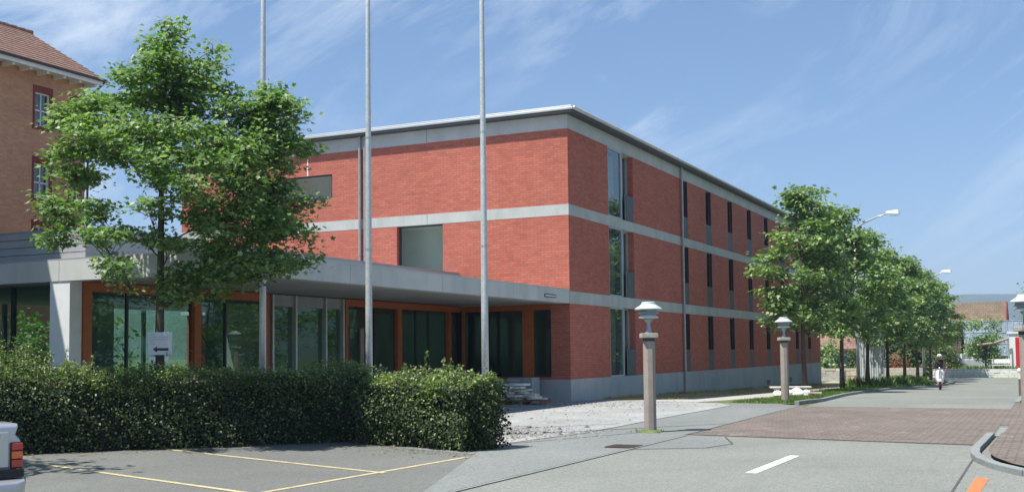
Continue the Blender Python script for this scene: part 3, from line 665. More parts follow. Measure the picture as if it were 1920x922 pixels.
# unseen block added left of the frame to cast the straight shadow on the pavilion
NB = thing('shadow_block', 'unseen block added left of the entrance wing to shade its front', 'building', (-20.35, 15.1, 0))
mb = MB(); mb.box(-9, 0, -4.5, 0, -0.1, 9.2); mb.build('wall', M['conc_b'], NB)
mb = MB(); mb.box(-9.2, 0.06, -4.7, 0.06, 9.202, 9.35); mb.build('roof', M['zinc'], NB)
for z in (1.2, 4.2, 7.0): MB().box(0.002, 0.03, -2.8, -1.7, z, z+1.3).build('window', M['dframe'], NB)

# ------------------------------------------------------------------ leaves and trees
def leaf_template(kind):
    if kind == 'maple':      # half outlines sharing the midrib, 5 lobes
        r = [(0, 0), (0.32, -0.06), (0.26, 0.16), (0.52, 0.42), (0.22, 0.52), (0, 1.0)]
    elif kind == 'oval':
        r = [(0, 0), (0.26, 0.25), (0.28, 0.6), (0, 1.0)]
    else:
        r = [(0, 0), (0.34, 0.42), (0, 1.0)]
    right = [(x, y, 0.22*x) for x, y in r]; left = [(-x, y, 0.22*x) for x, y in r[1:-1]]
    V = right+left; n = len(r)
    F = [list(range(n)), [n-1]+[n+len(left)-1-i for i in range(len(left))]+[0]]
    return np.array(V, float), F
def leaves_mesh(name, pts, ups, size, kind, mat, rng, tilt=0.5, jitter=0.35, wdir=None):
    """one mesh of leaf-shaped faces at pts; ups = leaf normals"""
    T, F = leaf_template(kind); n = len(pts); pts = np.asarray(pts, float)
    nrm = np.asarray(ups, float)+rng.normal(0, tilt, (n, 3)); nrm /= np.linalg.norm(nrm, axis=1)[:, None]+1e-9
    a = rng.normal(0, 1, (n, 3)) if wdir is None else np.asarray(wdir)+rng.normal(0, 0.5, (n, 3))
    a -= nrm*(a*nrm).sum(1)[:, None]; a /= np.linalg.norm(a, axis=1)[:, None]+1e-9
    b = np.cross(a, nrm); sz = size*(1+jitter*rng.uniform(-1, 1, n))
    V = pts[:, None, :]+sz[:, None, None]*(T[None, :, 0:1]*b[:, None, :]+T[None, :, 1:2]*a[:, None, :]+T[None, :, 2:3]*nrm[:, None, :])
    me = bpy.data.meshes.new(name); nv = len(T)
    loops = np.concatenate([np.concatenate([np.array(f)+k for f in F]) for k in [0]]); L_ = len(loops)
    allv = (loops[None, :]+np.arange(n)[:, None]*nv).ravel()
    me.vertices.add(n*nv); me.vertices.foreach_set('co', V.ravel())
    me.loops.add(len(allv)); me.loops.foreach_set('vertex_index', allv.astype(np.int32))
    tot = np.tile(np.array([len(f) for f in F]), n); st = np.concatenate([[0], np.cumsum(tot)[:-1]])
    me.polygons.add(len(tot)); me.polygons.foreach_set('loop_start', st.astype(np.int32)); me.polygons.foreach_set('loop_total', tot.astype(np.int32))
    me.materials.append(mat); me.update(calc_edges=True)
    return me
def bez(p0, p1, p2, n):
    return [p0*(1-t)**2+p1*2*t*(1-t)+p2*t*t for t in [i/n for i in range(n+1)]]

def tree_meshes(name, trunk, r_base, blobs, leaf, per, kind, mat, seed, density=26, fork=(0.35, 0.8)):
    """trunk: list of points; blobs: (center, radius) clumps; leaves gather at twig ends"""
    rng = np.random.default_rng(seed); tb = MB()
    trunk = [Vector(p) for p in trunk]; H = trunk[-1].z; n = len(trunk)
    rad = [r_base*(1-0.93*(p.z/H)**0.85) for p in trunk]; rad[0] = r_base*1.25
    tb.tube(trunk, rad, 9)
    def on_trunk(z):
        for a, b in zip(trunk, trunk[1:]):
            if a.z <= z <= b.z: return a.lerp(b, (z-a.z)/(b.z-a.z+1e-6))
        return trunk[-1].copy()
    pts, ups, wd = [], [], []
    zlo = fork[0]
    nodes = [(on_trunk(z), 0.0) for z in np.arange(zlo, H*0.97, 0.22)]
    order = sorted(blobs, key=lambda q: math.hypot(q[0][0], q[0][1])+rng.uniform(0, 0.25))
    for c, r in order:
        c = Vector(c); horiz = math.hypot(c.x, c.y); best = None
        for p, lv in nodes:
            hp = math.hypot(p.x, p.y)
            if hp > horiz+0.05 and horiz > 0.2: continue
            rise = c.z-p.z; dist = (c-p).length
            cost = dist+0.45*abs(rise-0.75*(horiz-hp))+(2.0 if rise < -0.35 else 0)+0.22*lv
            if best is None or cost < best[0]: best = (cost, p, lv)
        s, lv = best[1].copy(), best[2]
        span = (c-s).length; mid = s.lerp(c, 0.5)+Vector((0, 0, -0.07*span))+Vector(rng.normal(0, 0.05*span, 3))
        path = bez(s, mid, c, 6); r0_ = max(0.008, r_base*(0.28-0.07*lv)*min(1.0, 0.35+span*0.35)*(1.1-0.5*s.z/H))
        tb.tube(path, [r0_*(1-0.72*i/6) for i in range(7)], 5, False)
        if lv < 3: nodes += [(path[i], lv+1) for i in (2, 3, 4, 5)]
        k = max(4, int(density*r*r*(1.0 if r > 0.5 else 1.3)))
        for _ in range(k):
            d = Vector(rng.normal(0, 1, 3)); d.normalize(); d.z = d.z*0.72+0.08
            q = c+d*r*(rng.random()**0.45)*rng.uniform(0.75, 1.12)
            st = path[int(rng.integers(3, 7))]
            if rng.random() < 0.75:
                m2 = st.lerp(q, 0.55)+Vector(rng.normal(0, 0.04, 3)); tb.tube([st, m2, q], [0.008, 0.006, 0.003], 3, False)
            m = int(per*rng.uniform(0.6, 1.4)); spread = leaf*1.5
            off = rng.normal(0, 1, (m, 3))*np.array([spread, spread, spread*0.34])
            P_ = np.array(q)+off; out = off.copy(); out[:, 2] = -abs(spread)*0.5
            pts.append(P_); ups.append(np.tile([d.x*0.35, d.y*0.35, 0.85], (m, 1))); wd.append(out/(np.linalg.norm(out, axis=1)[:, None]+1e-6))
    pts = np.concatenate(pts); ups = np.concatenate(ups); wd = np.concatenate(wd)
    lm = leaves_mesh(name+'_leaves', pts, ups, leaf, kind, mat, rng, 0.38, 0.35, wd)
    return tb, lm
def put_tree(name, label, cat, loc, tb, lm, group=None):
    t = thing(name, label, cat, loc, 0, group)
    tb.build('trunk', M['bark'], t, smooth=True)
    o = bpy.data.objects.new('crown', lm); COL.objects.link(o); o.parent = t
    return t

# the maple in front of the canopy; clump positions in its own frame (u across, z up, w deep)
K = 0.00963; UX, UY = math.cos(YAW), math.sin(YAW)
clumps = [(308, 50, 28), (300, 85, 34), (318, 115, 42), (285, 140, 34), (345, 150, 46), (395, 88, 22), (402, 120, 24), (255, 145, 30), (240, 130, 16), (325, 190, 66), (425, 165, 24), (435, 205, 34),
 (500, 170, 26), (510, 200, 40), (550, 200, 24), (560, 215, 18), (505, 245, 54), (175, 188, 34), (215, 190, 30), (130, 215, 34), (110, 235, 22), (195, 240, 48), (250, 235, 46), (300, 255, 62), (365, 245, 56), (425, 270, 58),
 (545, 275, 40), (485, 300, 44), (150, 275, 44), (110, 290, 28), (220, 290, 38), (105, 320, 22), (140, 335, 36), (275, 300, 34), (350, 315, 58), (420, 345, 58), (480, 365, 52), (530, 316, 24), (300, 330, 32), (562, 390, 24), (588, 378, 10),
 (125, 385, 32), (155, 400, 34), (110, 420, 20), (340, 385, 32), (400, 410, 52), (460, 425, 56), (525, 425, 42), (150, 445, 34), (200, 435, 26), (245, 445, 32), (290, 450, 26), (570, 455, 20), (345, 460, 34), (410, 480, 48), (480, 490, 44), (545, 495, 32), (580, 495, 20),
 (180, 480, 20), (240, 510, 26), (290, 500, 30), (350, 520, 40), (250, 535, 18), (420, 525, 34), (335, 555, 32), (492, 235, 30), (488, 275, 34), (494, 345, 34), (490, 395, 36), (492, 445, 34), (486, 205, 22), (250, 190, 30), (380, 300, 36), (300, 400, 24), (440, 300, 34), (385, 550, 20), (480, 525, 24), (520, 510, 20), (310, 570, 18)]
rt_ = random.Random(5); blobs = []
for x, y, r in clumps:
    u = (x-298)*K; z = 1.6+(668-y)*K; Rr = 2.45*max(0.12, min(1, (7.9-z)/3.2))*(1 if z > 3.2 else 0.85)
    wm = math.sqrt(max(0.03, Rr*Rr-min(u*u, Rr*Rr)))
    for k in range(2 if r > 28 else 1):
        w = rt_.uniform(-0.85, 0.85)*wm if r > 28 else rt_.uniform(-0.4, 0.4)*wm
        if r > 28: w = (abs(w) if k else -abs(w))
        if 440 < x < 545: w = min(w, 0.75)
        q_ = 1+w/20.2; u2, z2 = u*q_, 1.6+(z-1.6)*q_
        blobs.append(((u2*UX-w*UY, u2*UY+w*UX, z2), r*K*1.0))
trunk = [(0, 0, -0.1), (0.0, 0, 0.6), (0.01, 0.0, 1.6), (0.0, 0.02, 2.7), (0.03, 0, 3.6), (0.0, 0.03, 4.6), (0.06, 0, 5.6), (0.08, 0.04, 6.6), (0.10, 0.04, 7.7)]
tb, lm = tree_meshes('maple', trunk, 0.115, blobs, 0.088, 19, 'maple', M['leaf'], 3, 104, (2.5, 0))
MAPLE = (-14.46, 15.26, 0)
put_tree('maple_tree', 'young maple growing out of the long hedge, loose bright green crown before the canopy', 'tree', MAPLE, tb, lm)

def street_tree(seed, H, R, zb):
    rng = random.Random(seed); bl = []
    for i in range(46):
        t = (i+0.5)/46; z = zb+0.25+(H-zb-0.35)*t
        prof = R*math.sin(math.pi*min(0.98, (0.16+0.80*t)**0.85))**0.65*(1-0.30*t)
        a = rng.random()*6.283; rr = prof*rng.uniform(0.35, 0.95)
        bl.append(((rr*math.cos(a), rr*math.sin(a), z), rng.uniform(0.38, 0.66)*(1.1-0.45*t)))
    for k in range(5):                                        # stray top shoots
        a = rng.random()*6.283; rr = rng.uniform(0.1, 0.8)
        bl.append(((rr*math.cos(a), rr*math.sin(a), H-rng.uniform(0.0, 0.7)), 0.26))
    tr = [(0, 0, -0.15)]+[(rng.uniform(-0.05, 0.05), rng.uniform(-0.05, 0.05), H*k/7) for k in range(1, 8)]
    return tree_meshes('street_tree', tr, 0.12, bl, 0.175, 14, 'maple' , M['leaf2'], seed, 60, (zb-0.3, 0))
variants = [street_tree(21, 8.7, 2.65, 2.6), street_tree(34, 8.5, 2.2, 2.4), street_tree(47, 8.0, 2.3, 2.5)]
rows_ = [(-9.63, 48.5, 0, 1.0, 'street tree nearest the camera in the verge row, crown against the brick facade end', 0.3),
         (-9.31, 56.0, 1, 1.04, 'second street tree of the verge row, just left of the first street light', 1.4),
         (-9.08, 62.7, 2, 1.04, 'third street tree of the verge row, just right of the first street light', 2.6),
         (-8.86, 69.0, 0, 0.92, 'fourth street tree of the verge row, right beside the tall metal screens', 3.3),
         (-8.66, 75.5, 1, 0.96, 'fifth street tree of the verge row, halfway between the two street lights', 4.1),
         (-8.56, 82.0, 2, 1.0, 'sixth street tree of the verge row, just left of the far street light', 5.0),
         (-8.25, 88.0, 0, 0.86, 'seventh street tree of the verge row, just right of the far street light', 0.9),
         (-8.05, 94.0, 1, 0.88, 'last and farthest street tree of the verge row, above the scooter', 2.0)]
protos = []
for i, (x, y, v, s, lab, rz) in enumerate(rows_):
    if i < 3:
        t = put_tree('street_tree', lab, 'tree', (x, y, g(y)), variants[v][0], variants[v][1], 'street trees in the verge'); protos.append(t)
    else:
        t = copy_tree(protos[v]); t['label'] = lab; t.location = (x, y, g(y))
    t.rotation_euler = (0, 0, rz); t.scale = (s, s, s)

# trees across the street, outside the frame: they show in the panes and fill the view to the side
far_tree = put_tree('roadside_tree', 'broad green tree on the far side of the street, right of the view', 'tree', (9.5, 30, 0), *tree_meshes('roadside', [(0, 0, -0.1), (0.1, 0, 2), (0, 0.1, 4), (0.1, 0, 6.5)], 0.2,
    [((rt_.uniform(-2.4, 2.4), rt_.uniform(-2.4, 2.4), rt_.uniform(1.2, 6.8)), rt_.uniform(0.8, 1.2)) for _ in range(38)], 0.22, 10, 'simple', M['leaf2'], 8, 18, (1.2, 0)), 'trees across the street')
for k, (x, y, s) in enumerate([(9, 37, 1.0), (10.5, 44, 1.1), (8.5, 51, 0.95), (10, 58, 1.1), (8.0, 66, 1.0), (7.0, 74, 1.0), (9, 82, 1.1), (6.6, 92, 1.5), (9.5, 100, 1.75), (13, 112, 1.9), (8.5, 22, 1.0), (1.0, 106, 1.1)]):
    t = copy_tree(far_tree); t.location = (x, y, g(y)); t.scale = (s,)*3; t.rotation_euler = (0, 0, k*1.3)
    t['label'] = 'broad green tree across the street, %s along that far side' % ('second third fourth fifth sixth seventh eighth ninth tenth eleventh twelfth last'.split()[k])
# car park trees outside the frame on the left, one shading the asphalt by the car
cp = put_tree('car_park_tree', 'maple at the left edge of the car park, its shadow beside the silver car', 'tree', (-15.15, 9.85, 0), *tree_meshes('cpt', [(0, 0, -0.1), (0.05, 0, 1.5), (0, 0.05, 3.2), (0.1, 0, 5.8)], 0.13,
    [((rt_.uniform(-1.7, 1.0), rt_.uniform(-1.7, 0.35), rt_.uniform(3.0, 6.0)), rt_.uniform(0.5, 0.7)) for _ in range(34)], 0.17, 8, 'maple', M['leaf'], 15, 26, (2.2, 0)))

# ------------------------------------------------------------------ hedges
def hedge(name, label, poly_front, depth, h, n_leaves, seed, shoots, size=0.047, htop=None):
    """clipped hedge: dark core standing for inner shade + leaf shell; poly_front = (a, b), depth to the far side"""
    rng = np.random.default_rng(seed); a, b = Vector(poly_front[0]), Vector(poly_front[1])
    t = (b-a); Lh = t.length; t.normalize(); n = Vector((-t.y, t.x))
    root = thing(name, label, 'hedge', (a.x, a.y, 0), math.atan2(t.y, t.x))
    # core with uneven surface
    c = MB(); nx, ny, nz = int(Lh/0.35), 4, 5
    def cp_(i, j, k):
        x = 0.16+(Lh-0.32)*i/nx; y = 0.18+(depth-0.36)*j/ny; z = (h-0.2)*k/nz
        w = 0.05*math.sin(i*2.3+k*1.7+seed)+0.04*math.sin(j*3.1+i*1.1)
        if j == 0: y += w
        if j == ny: y -= w
        if k == nz: z += w
        return (x, y, z-0.05)
    idx = {}
    V = []; 
    for i in range(nx+1):
        for j in range(ny+1):
            for k in range(nz+1): idx[i, j, k] = len(V); V.append(cp_(i, j, k))
    F = []
    for i in range(nx):
        for k in range(nz):
            for j in (0, ny): F.append((idx[i, j, k], idx[i+1, j, k], idx[i+1, j, k+1], idx[i, j, k+1]))
        for j in range(ny):
            for k in (0, nz): F.append((idx[i, j, k], idx[i+1, j, k], idx[i+1, j+1, k], idx[i, j+1, k]))
    for j in range(ny):
        for k in range(nz):
            for i in (0, nx): F.append((idx[i, j, k], idx[i, j+1, k], idx[i, j+1, k+1], idx[i, j, k+1]))
    c.add(V, F); c.build('shade_core', M['core'], root)
    P_, U_, PY_, UY_ = [], [], [], []
    areas = [('f', Lh*h), ('b', Lh*h*0.5), ('t', Lh*depth*1.6), ('l', depth*h), ('r', depth*h)]
    S = sum(x[1] for x in areas)
    for kd, ar in areas:
        m = int(n_leaves*ar/S); u = rng.uniform(-0.02, Lh+0.02, m); v_ = rng.uniform(0, 1, m)
        ins = np.abs(rng.normal(0, 0.11, m)); off = -0.07+ins*1.5+0.07*np.sin(u*2.1+seed)+0.05*np.sin(u*5.3+v_*4)+0.06*np.sin(v_*7+u*1.3)+0.03*np.sin(u*13+v_*17)
        z = h*v_**0.9
        if kd == 'f': p = np.stack([u, off, z], 1); nn = (0, -1, 0.35)
        elif kd == 'b': p = np.stack([u, depth-off, z], 1); nn = (0, 1, 0.35)
        elif kd == 't': p = np.stack([u, v_*depth, h+0.03-off*0.9+0.05*np.sin(u*3.7+v_*5)-0.12*np.abs(2*v_-1)**4], 1); nn = (0, 0, 1)
        else:
            yy_ = rng.uniform(0, depth, m); xx = off if kd == 'l' else Lh-off
            rnd = 0.22*np.abs(yy_/depth-0.5)**2*4
            p = np.stack([xx+(rnd if kd == 'l' else -rnd), yy_, z], 1); nn = ((-1 if kd == 'l' else 1), 0, 0.35)
        if kd == 't': PY_.append(p); UY_.append(np.tile(nn, (m, 1)))
        else: P_.append(p); U_.append(np.tile(nn, (m, 1)))
    # upright shoots standing above the clipped top
    sb = MB()
    for (u0_, u1_, cnt, hs) in shoots:
        for _ in range(cnt):
            u = rng.uniform(u0_, u1_)*Lh; y = rng.uniform(0.1, depth-0.1); hh = hs*rng.uniform(0.35, 1.0)*(1 if rng.random() < 0.75 else 1.45)
            dx, dy = rng.normal(0, 0.07, 2)
            sb.tube([(u, y, h-0.15), (u+dx*0.5, y+dy*0.5, h+hh*0.5), (u+dx, y+dy, h+hh)], [0.006, 0.004, 0.002], 3, False)
            m = int(12+hh*60); s_ = rng.uniform(0.0, 1, m)
            p = np.stack([u+dx*s_, y+dy*s_, h-0.05+hh*s_], 1)+rng.normal(0, 0.032, (m, 3))*(1.35-s_)[:, None]
            PY_.append(p); UY_.append(np.tile((0, 0, 0.5), (m, 1))+rng.normal(0, 0.5, (m, 3)))
    if shoots: tag(sb.build('shoots', M['bark'], root), kind='stuff')
    me = leaves_mesh('hedge_leaves', np.concatenate(P_), np.concatenate(U_), size, 'oval', M['hleaf'], rng, 0.55, 0.35)
    o = bpy.data.objects.new('leaves', me); COL.objects.link(o); o.parent = root
    me = leaves_mesh('young_leaves', np.concatenate(PY_), np.concatenate(UY_), size*0.95, 'oval', M['young'], rng, 0.5, 0.35)
    o = bpy.data.objects.new('young_leaves', me); COL.objects.link(o); o.parent = root
    return root
hedge('hedge', 'long dark clipped hedge behind the parking bays, with the maple growing through it', ((-18.6, 9.9), (-11.35, 17.45)), 1.0, 1.24, 74000, 2,
      [(0.0, 0.54, 380, 0.42), (0.12, 0.2, 10, 0.75), (0.30, 0.47, 60, 0.66), (0.5, 1.0, 110, 0.22)])
hedge('hedge', 'bushy sunlit hedge block nearest the gravel forecourt, right of the long dark hedge', ((-11.35, 16.95), (-8.62, 16.07)), 0.85, 1.06, 42000, 4,
      [(0.0, 1.0, 230, 0.28), (0.3, 0.75, 10, 0.5)], 0.052)

_rg = np.random.default_rng(77); _n = 420
_a = _rg.random(_n); _px = -16.8+_a*8.6+_rg.normal(0, 0.1, _n); _py = np.where(_px < -11.35, 17.45-(-11.35-_px)*1.041, 16.95-(_px+11.35)*0.32)-np.abs(_rg.normal(0.0, 0.55, _n))-0.02
_me = leaves_mesh('leaf_litter', np.stack([_px, _py, np.full(_n, 0.012)], 1), np.tile((0, 0, 1.0), (_n, 1)), 0.05, 'oval', foliage('dry_leaves', (0.10, 0.07, 0.04), (0.22, 0.18, 0.10), (0.35, 0.32, 0.2), 0.1), _rg, 0.12)
_o = bpy.data.objects.new('leaf_litter', _me); COL.objects.link(_o); tag(_o, 'dry leaf litter strewn along the foot of the hedge', 'leaf litter', kind='stuff')
# red-leaved shrub showing above the hedge
def shrub(name, label, loc, rx, ry, h, n, size, mat, seed, kind='simple', group=None):
    rng = np.random.default_rng(seed); root = thing(name, label, 'shrub', loc, 0, group); s = MB()
    d = rng.normal(0, 1, (n, 3)); d /= np.linalg.norm(d, axis=1)[:, None]; d[:, 2] = np.abs(d[:, 2])
    lump = 1+0.16*np.sin(d[:, 0]*7+seed)+0.14*np.sin(d[:, 1]*9+d[:, 2]*6)
    r = rng.uniform(0.55, 1.0, n)**0.5*lump
    p = d*r[:, None]*np.array([rx, ry, h]); 
    for k in range(9):
        a = rng.uniform(0, 6.28); q = (rx*0.6*math.cos(a), ry*0.6*math.sin(a), h*0.75); s.tube([(0, 0, -0.05), (q[0]*0.4, q[1]*0.4, h*0.4), q], [0.02, 0.014, 0.006], 4, False)
    s.build('stems', M['bark'], root)
    me = leaves_mesh('shrub_leaves', p, d+np.array([0, 0, 0.4]), size, kind, mat, rng, 0.5)
    o = bpy.data.objects.new('leaves', me); COL.objects.link(o); o.parent = root
    return root
shrub('red_leaved_shrub', 'low shrub with reddish leaves showing just above the long hedge', (-14.85, 16.55, 0), 0.75, 0.4, 1.45, 900, 0.075, M['rleaf'], 7, 'oval')

# ------------------------------------------------------------------ sign on the maple
dcam = (Vector((0, 0, 0))-Vector((MAPLE[0], MAPLE[1], 0))).normalized()
S = thing('direction_sign', 'small pale board with a black arrow pointing left, fixed to the maple trunk', 'sign', (MAPLE[0]+dcam.x*0.19+0.03, MAPLE[1]+dcam.y*0.19, 1.63), math.atan2(dcam.y, dcam.x)+math.pi/2)
MB().box(-0.205, 0.205, -0.008, 0.008, 0, 0.405).build('board', simple('sign_board', (0.52, 0.55, 0.60), 0.5, 0.1, 0.04, 3), S, bevel=0.004)
ink = simple('sign_ink', (0.02, 0.02, 0.025), 0.6)
mb = MB(); y_ = -0.0095
arrow = [(-0.125, 0.10), (-0.055, 0.155), (-0.055, 0.122), (0.14, 0.122), (0.14, 0.075), (-0.055, 0.075), (-0.055, 0.042)]
mb.add([(x, y_, z) for x, z in arrow], [tuple(range(7))]); mb.build('arrow', ink, S)
mb = MB()
def words(x, z, h, ws):
    for w in ws:
        x2 = x
        while x2 < x+w-0.004: mb.box(x2, x2+0.0055, y_-0.001, y_+0.001, z, z+h*(0.75+0.25*R_.random())); x2 += 0.0095
        x += w+0.014
words(-0.18, 0.355, 0.016, (0.085,)); words(-0.18, 0.315, 0.011, (0.13, 0.06, 0.10)); words(-0.18, 0.27, 0.011, (0.12, 0.18)); words(-0.18, 0.235, 0.010, (0.07,)); words(-0.18, 0.195, 0.010, (0.10,))
mb.build('lettering', simple('grey_lettering', (0.10, 0.11, 0.14), 0.6), S)
MB().box(-0.06, 0.06, 0.008, 0.09, 0.17, 0.20).box(-0.06, 0.06, 0.008, 0.09, 0.31, 0.34).build('bracket', M['steel'], S)
for dx, lab in ((-0.14, 'white tag with a dark dot, hanging left of the maple trunk under the sign'), (0.12, 'narrow white tag hanging right of the maple trunk under the sign')):
    t = thing('trunk_tag', lab, 'tag', (S.location.x+dx*UX, S.location.y+dx*UY, 1.44), math.radians(25))
    w = 0.055 if dx < 0 else 0.03
    MB().box(-w, w, -0.006, 0.006, 0, 0.16).build('plate', M['white'], t)
    MB().box(-0.005, 0.005, -0.003, 0.003, 0.16, 0.24).build('cord', M['black'], t)
    if dx < 0: MB().box(-0.018, 0.018, -0.009, -0.0065, 0.06, 0.10).build('dot', ink, t)

# ------------------------------------------------------------------ flagpoles
for k, (x, y, lab) in enumerate([(-13.72, 17.25, 'leftmost flagpole, rising out of the maple crown'), (-12.17, 18.6, 'middle flagpole, crossing the left part of the brick facade'), (-9.9, 19.2, 'rightmost flagpole, standing behind the sunlit hedge block')]):
    if k == 0:
        F0 = thing('flagpole', lab, 'flagpole', (x, y, 0), 0, 'flagpoles behind the hedge')
        MB().tube([(0, 0, -0.2), (0, 0, 2.6), (0, 0, 5.2), (0, 0, 8), (0, 0, 12)], [0.072, 0.068, 0.058, 0.048, 0.034], 16).build('pole', M['pole'], F0, smooth=True)
        MB().tube([(0, 0, 3.66), (0, 0, 3.70)], 0.067, 16).tube([(0, 0, 5.9), (0, 0, 5.93)], 0.060, 16).build('joint', M['steel'], F0)
        MB().lathe([(0.17, 0), (0.17, 0.03), (0.09, 0.05), (0.085, 0.25)], 16).build('base', M['steel'], F0)
        MB().lathe([(0.036, 11.98), (0.07, 12.02), (0.06, 12.1), (0.01, 12.14)], 12).build('cap', M['steel'], F0)
    else:
        t = copy_tree(F0); t.location = (x, y, 0); t['label'] = lab

# ------------------------------------------------------------------ path lamps on posts
M['lampmetal'] = simple('grey_lamp_metal', (0.30, 0.37, 0.41), 0.4, 0.4, 0.1, 5)
M['lamptop'] = simple('pale_lamp_hood', (0.62, 0.66, 0.66), 0.42, 0.2, 0.08, 4)
def lamp(loc, lab, rz):
    t = thing('post_lamp', lab, 'lamp', loc, rz, 'post lamps with stepped hoods')
    MB().prism([(0.115, 0.05), (0.05, 0.115), (-0.05, 0.115), (-0.115, 0.05), (-0.115, -0.05), (-0.05, -0.115), (0.05, -0.115), (0.115, -0.05)], -0.1, 1.80).build('post', concrete('post_concrete', (0.34, 0.29, 0.25), 0.5, 3.0), t, bevel=0.008)
    MB().box(-0.10, 0.10, -0.10, 0.10, 1.80, 1.86).build('neck', M['dframe'], t)
    MB().box(-0.165, 0.165, -0.165, 0.165, 1.86, 1.955).build('cap_block', simple('cap_concrete', (0.36, 0.34, 0.28), 0.9, 0, 0.25, 8), t, bevel=0.012)
    MB().lathe([(0.085, 1.955), (0.06, 1.985), (0.045, 2.03), (0.04, 2.15), (0.055, 2.19), (0.085, 2.215), (0.09, 2.25)], 20).build('stem', M['lampmetal'], t, smooth=True)
    h = MB().lathe([(0.09, 2.25), (0.195, 2.255), (0.20, 2.27), (0.15, 2.315), (0.13, 2.33)], 28).build('lower_ring', M['lamptop'], t)
    MB().lathe([(0.13, 2.33), (0.195, 2.345), (0.20, 2.36), (0.17, 2.39), (0.175, 2.41), (0.20, 2.42)], 28).build('louvre', M['lampmetal'], t)
    MB().lathe([(0.20, 2.42), (0.272, 2.425), (0.275, 2.44), (0.20, 2.49), (0.14, 2.53), (0.135, 2.565), (0.12, 2.575)], 28).build('hood', M['lamptop'], t)
    return t
l1 = lamp((-7.22, 21.1, 0.0), 'nearest stepped-hood lamp on a square weathered post, in front of the facade corner', math.radians(28))
l2 = copy_tree(l1); l2.location = (-7.45, 34.5, 0.02); l2['label'] = 'farther stepped-hood lamp on its post, standing in the green verge'
l3 = copy_tree(l1); l3.location = (-0.47, 23.7, 0.04); l3['label'] = 'stepped-hood lamp on the paved corner, cut by the right picture edge'
tag(tag_o := MB().lathe([(0.24, 0), (0.2, 0.03), (0.12, 0.05)], 14).build('moss_patch', M['strip_green'], loc=(-7.2, 21.05, 0.004)), 'small mossy tuft round the foot of the nearest lamp post', 'moss')

# ------------------------------------------------------------------ street lights
def street_light(loc, H, lab, arm=2.1):
    t = thing('street_light', lab, 'street light', loc, 0, 'tall street lights in the verge')
    MB().tube([(0, 0, 0.55), (0, 0, 3), (0, 0, H-1.0)], [0.10, 0.085, 0.06], 12).build('pole', M['pole'], t, smooth=True)
    MB().tube([(0, 0, -0.3), (0, 0, 0.55)], 0.115, 12).build('pole_foot', simple('rusty_foot', (0.10, 0.07, 0.055), 0.8), t)
    MB().tube([(0, 0, H-1.0), (0.12, -0.03, H-0.62), (0.5, -0.1, H-0.38), (1.2, -0.2, H-0.12), (arm, -0.35, H)], [0.055, 0.05, 0.042, 0.036, 0.03], 8).build('arm', M['steel'], t, smooth=True)
    h = MB(); h.add([(arm-0.1, -0.45, H-0.03), (arm+0.55, -0.52, H-0.10), (arm+0.6, -0.34, H-0.10), (arm-0.1, -0.25, H-0.03), (arm-0.1, -0.42, H+0.12), (arm+0.5, -0.5, H+0.16), (arm+0.55, -0.36, H+0.16), (arm-0.1, -0.28, H+0.12)],
        [(0, 3, 2, 1), (4, 5, 6, 7), (0, 1, 5, 4), (1, 2, 6, 5), (2, 3, 7, 6), (3, 0, 4, 7)])
    hd = h.build('lamp_head', M['white'], t, bevel=0.03)
    MB().box(arm+0.1, arm+0.5, -0.5, -0.36, H-0.15, H-0.10).build('lens', M['cglass'], hd)
    return t
street_light((-9.10, 59.6, g(59.6)), 8.9, 'near street light with curved arm, rising between the second and third tree', 1.75)
street_light((-8.31, 84, g(84)), 7.7, 'far street light with curved arm, rising near the last trees', 1.5)

# ------------------------------------------------------------------ scooter and rider
def skin_body(name, verts, edges, radii, mat, parent, sub=2, root=0):
    me = bpy.data.meshes.new(name); me.from_pydata(verts, edges, []); o = bpy.data.objects.new(name, me); COL.objects.link(o); o.parent = parent
    me.materials.append(mat)
    m = o.modifiers.new('skin', 'SKIN'); s = o.modifiers.new('sub', 'SUBSURF'); s.levels = sub; s.render_levels = sub
    for i, r in enumerate(radii): me.skin_vertices[0].data[i].radius = (r, r) if not hasattr(r, '__len__') else r
    me.skin_vertices[0].data[root].use_root = True
    return o
SXY = (-4.95, 57.2)
Sc = thing('motor_scooter', 'small white scooter with pink trim ridden towards the camera by the kerb', 'scooter', (SXY[0], SXY[1], g(SXY[1])), math.radians(4))
pk = simple('pink_paint', (0.62, 0.16, 0.22), 0.35, 0, 0.05, 3); wt = simple('scooter_white', (0.80, 0.80, 0.80), 0.3, 0, 0.04, 3)
for y in (-0.62, 0.58):                                       # front faces -Y (camera)
    w = MB(); w.add(*(lambda n=20, R=0.225, r=0.055: ([(r*math.cos(b*math.pi/4), y+(R-0.055+r*math.sin(b*math.pi/4))*math.cos(a*2*math.pi/n), 0.225+(R-0.055+r*math.sin(b*math.pi/4))*math.sin(a*2*math.pi/n)) for a in range(n) for b in range(8)],
         [(a*8+b, a*8+(b+1) % 8, ((a+1) % n)*8+(b+1) % 8, ((a+1) % n)*8+b) for a in range(n) for b in range(8)]))())
    wo_ = w.build('wheel', M['black'], Sc, smooth=True)
    MB().tube([(-0.045, y, 0.225), (0.045, y, 0.225)], 0.115, 14).build('rim', M['steel'], wo_)
sh = MB(); cols = 7; prof = [(0.45, 0.17, -0.42), (0.62, 0.21, -0.40), (0.80, 0.20, -0.36), (0.98, 0.13, -0.32)]
V = []; F = []
for i, (z, hw, yy_) in enumerate([(0.30, 0.16, -0.40)]+prof):
    for j in range(cols):
        s_ = j/(cols-1)*2-1; V.append((hw*s_, yy_+0.10*s_*s_-0.02, z)); 
for i in range(4):
    for j in range(cols-1): F.append((i*cols+j, i*cols+j+1, (i+1)*cols+j+1, (i+1)*cols+j))
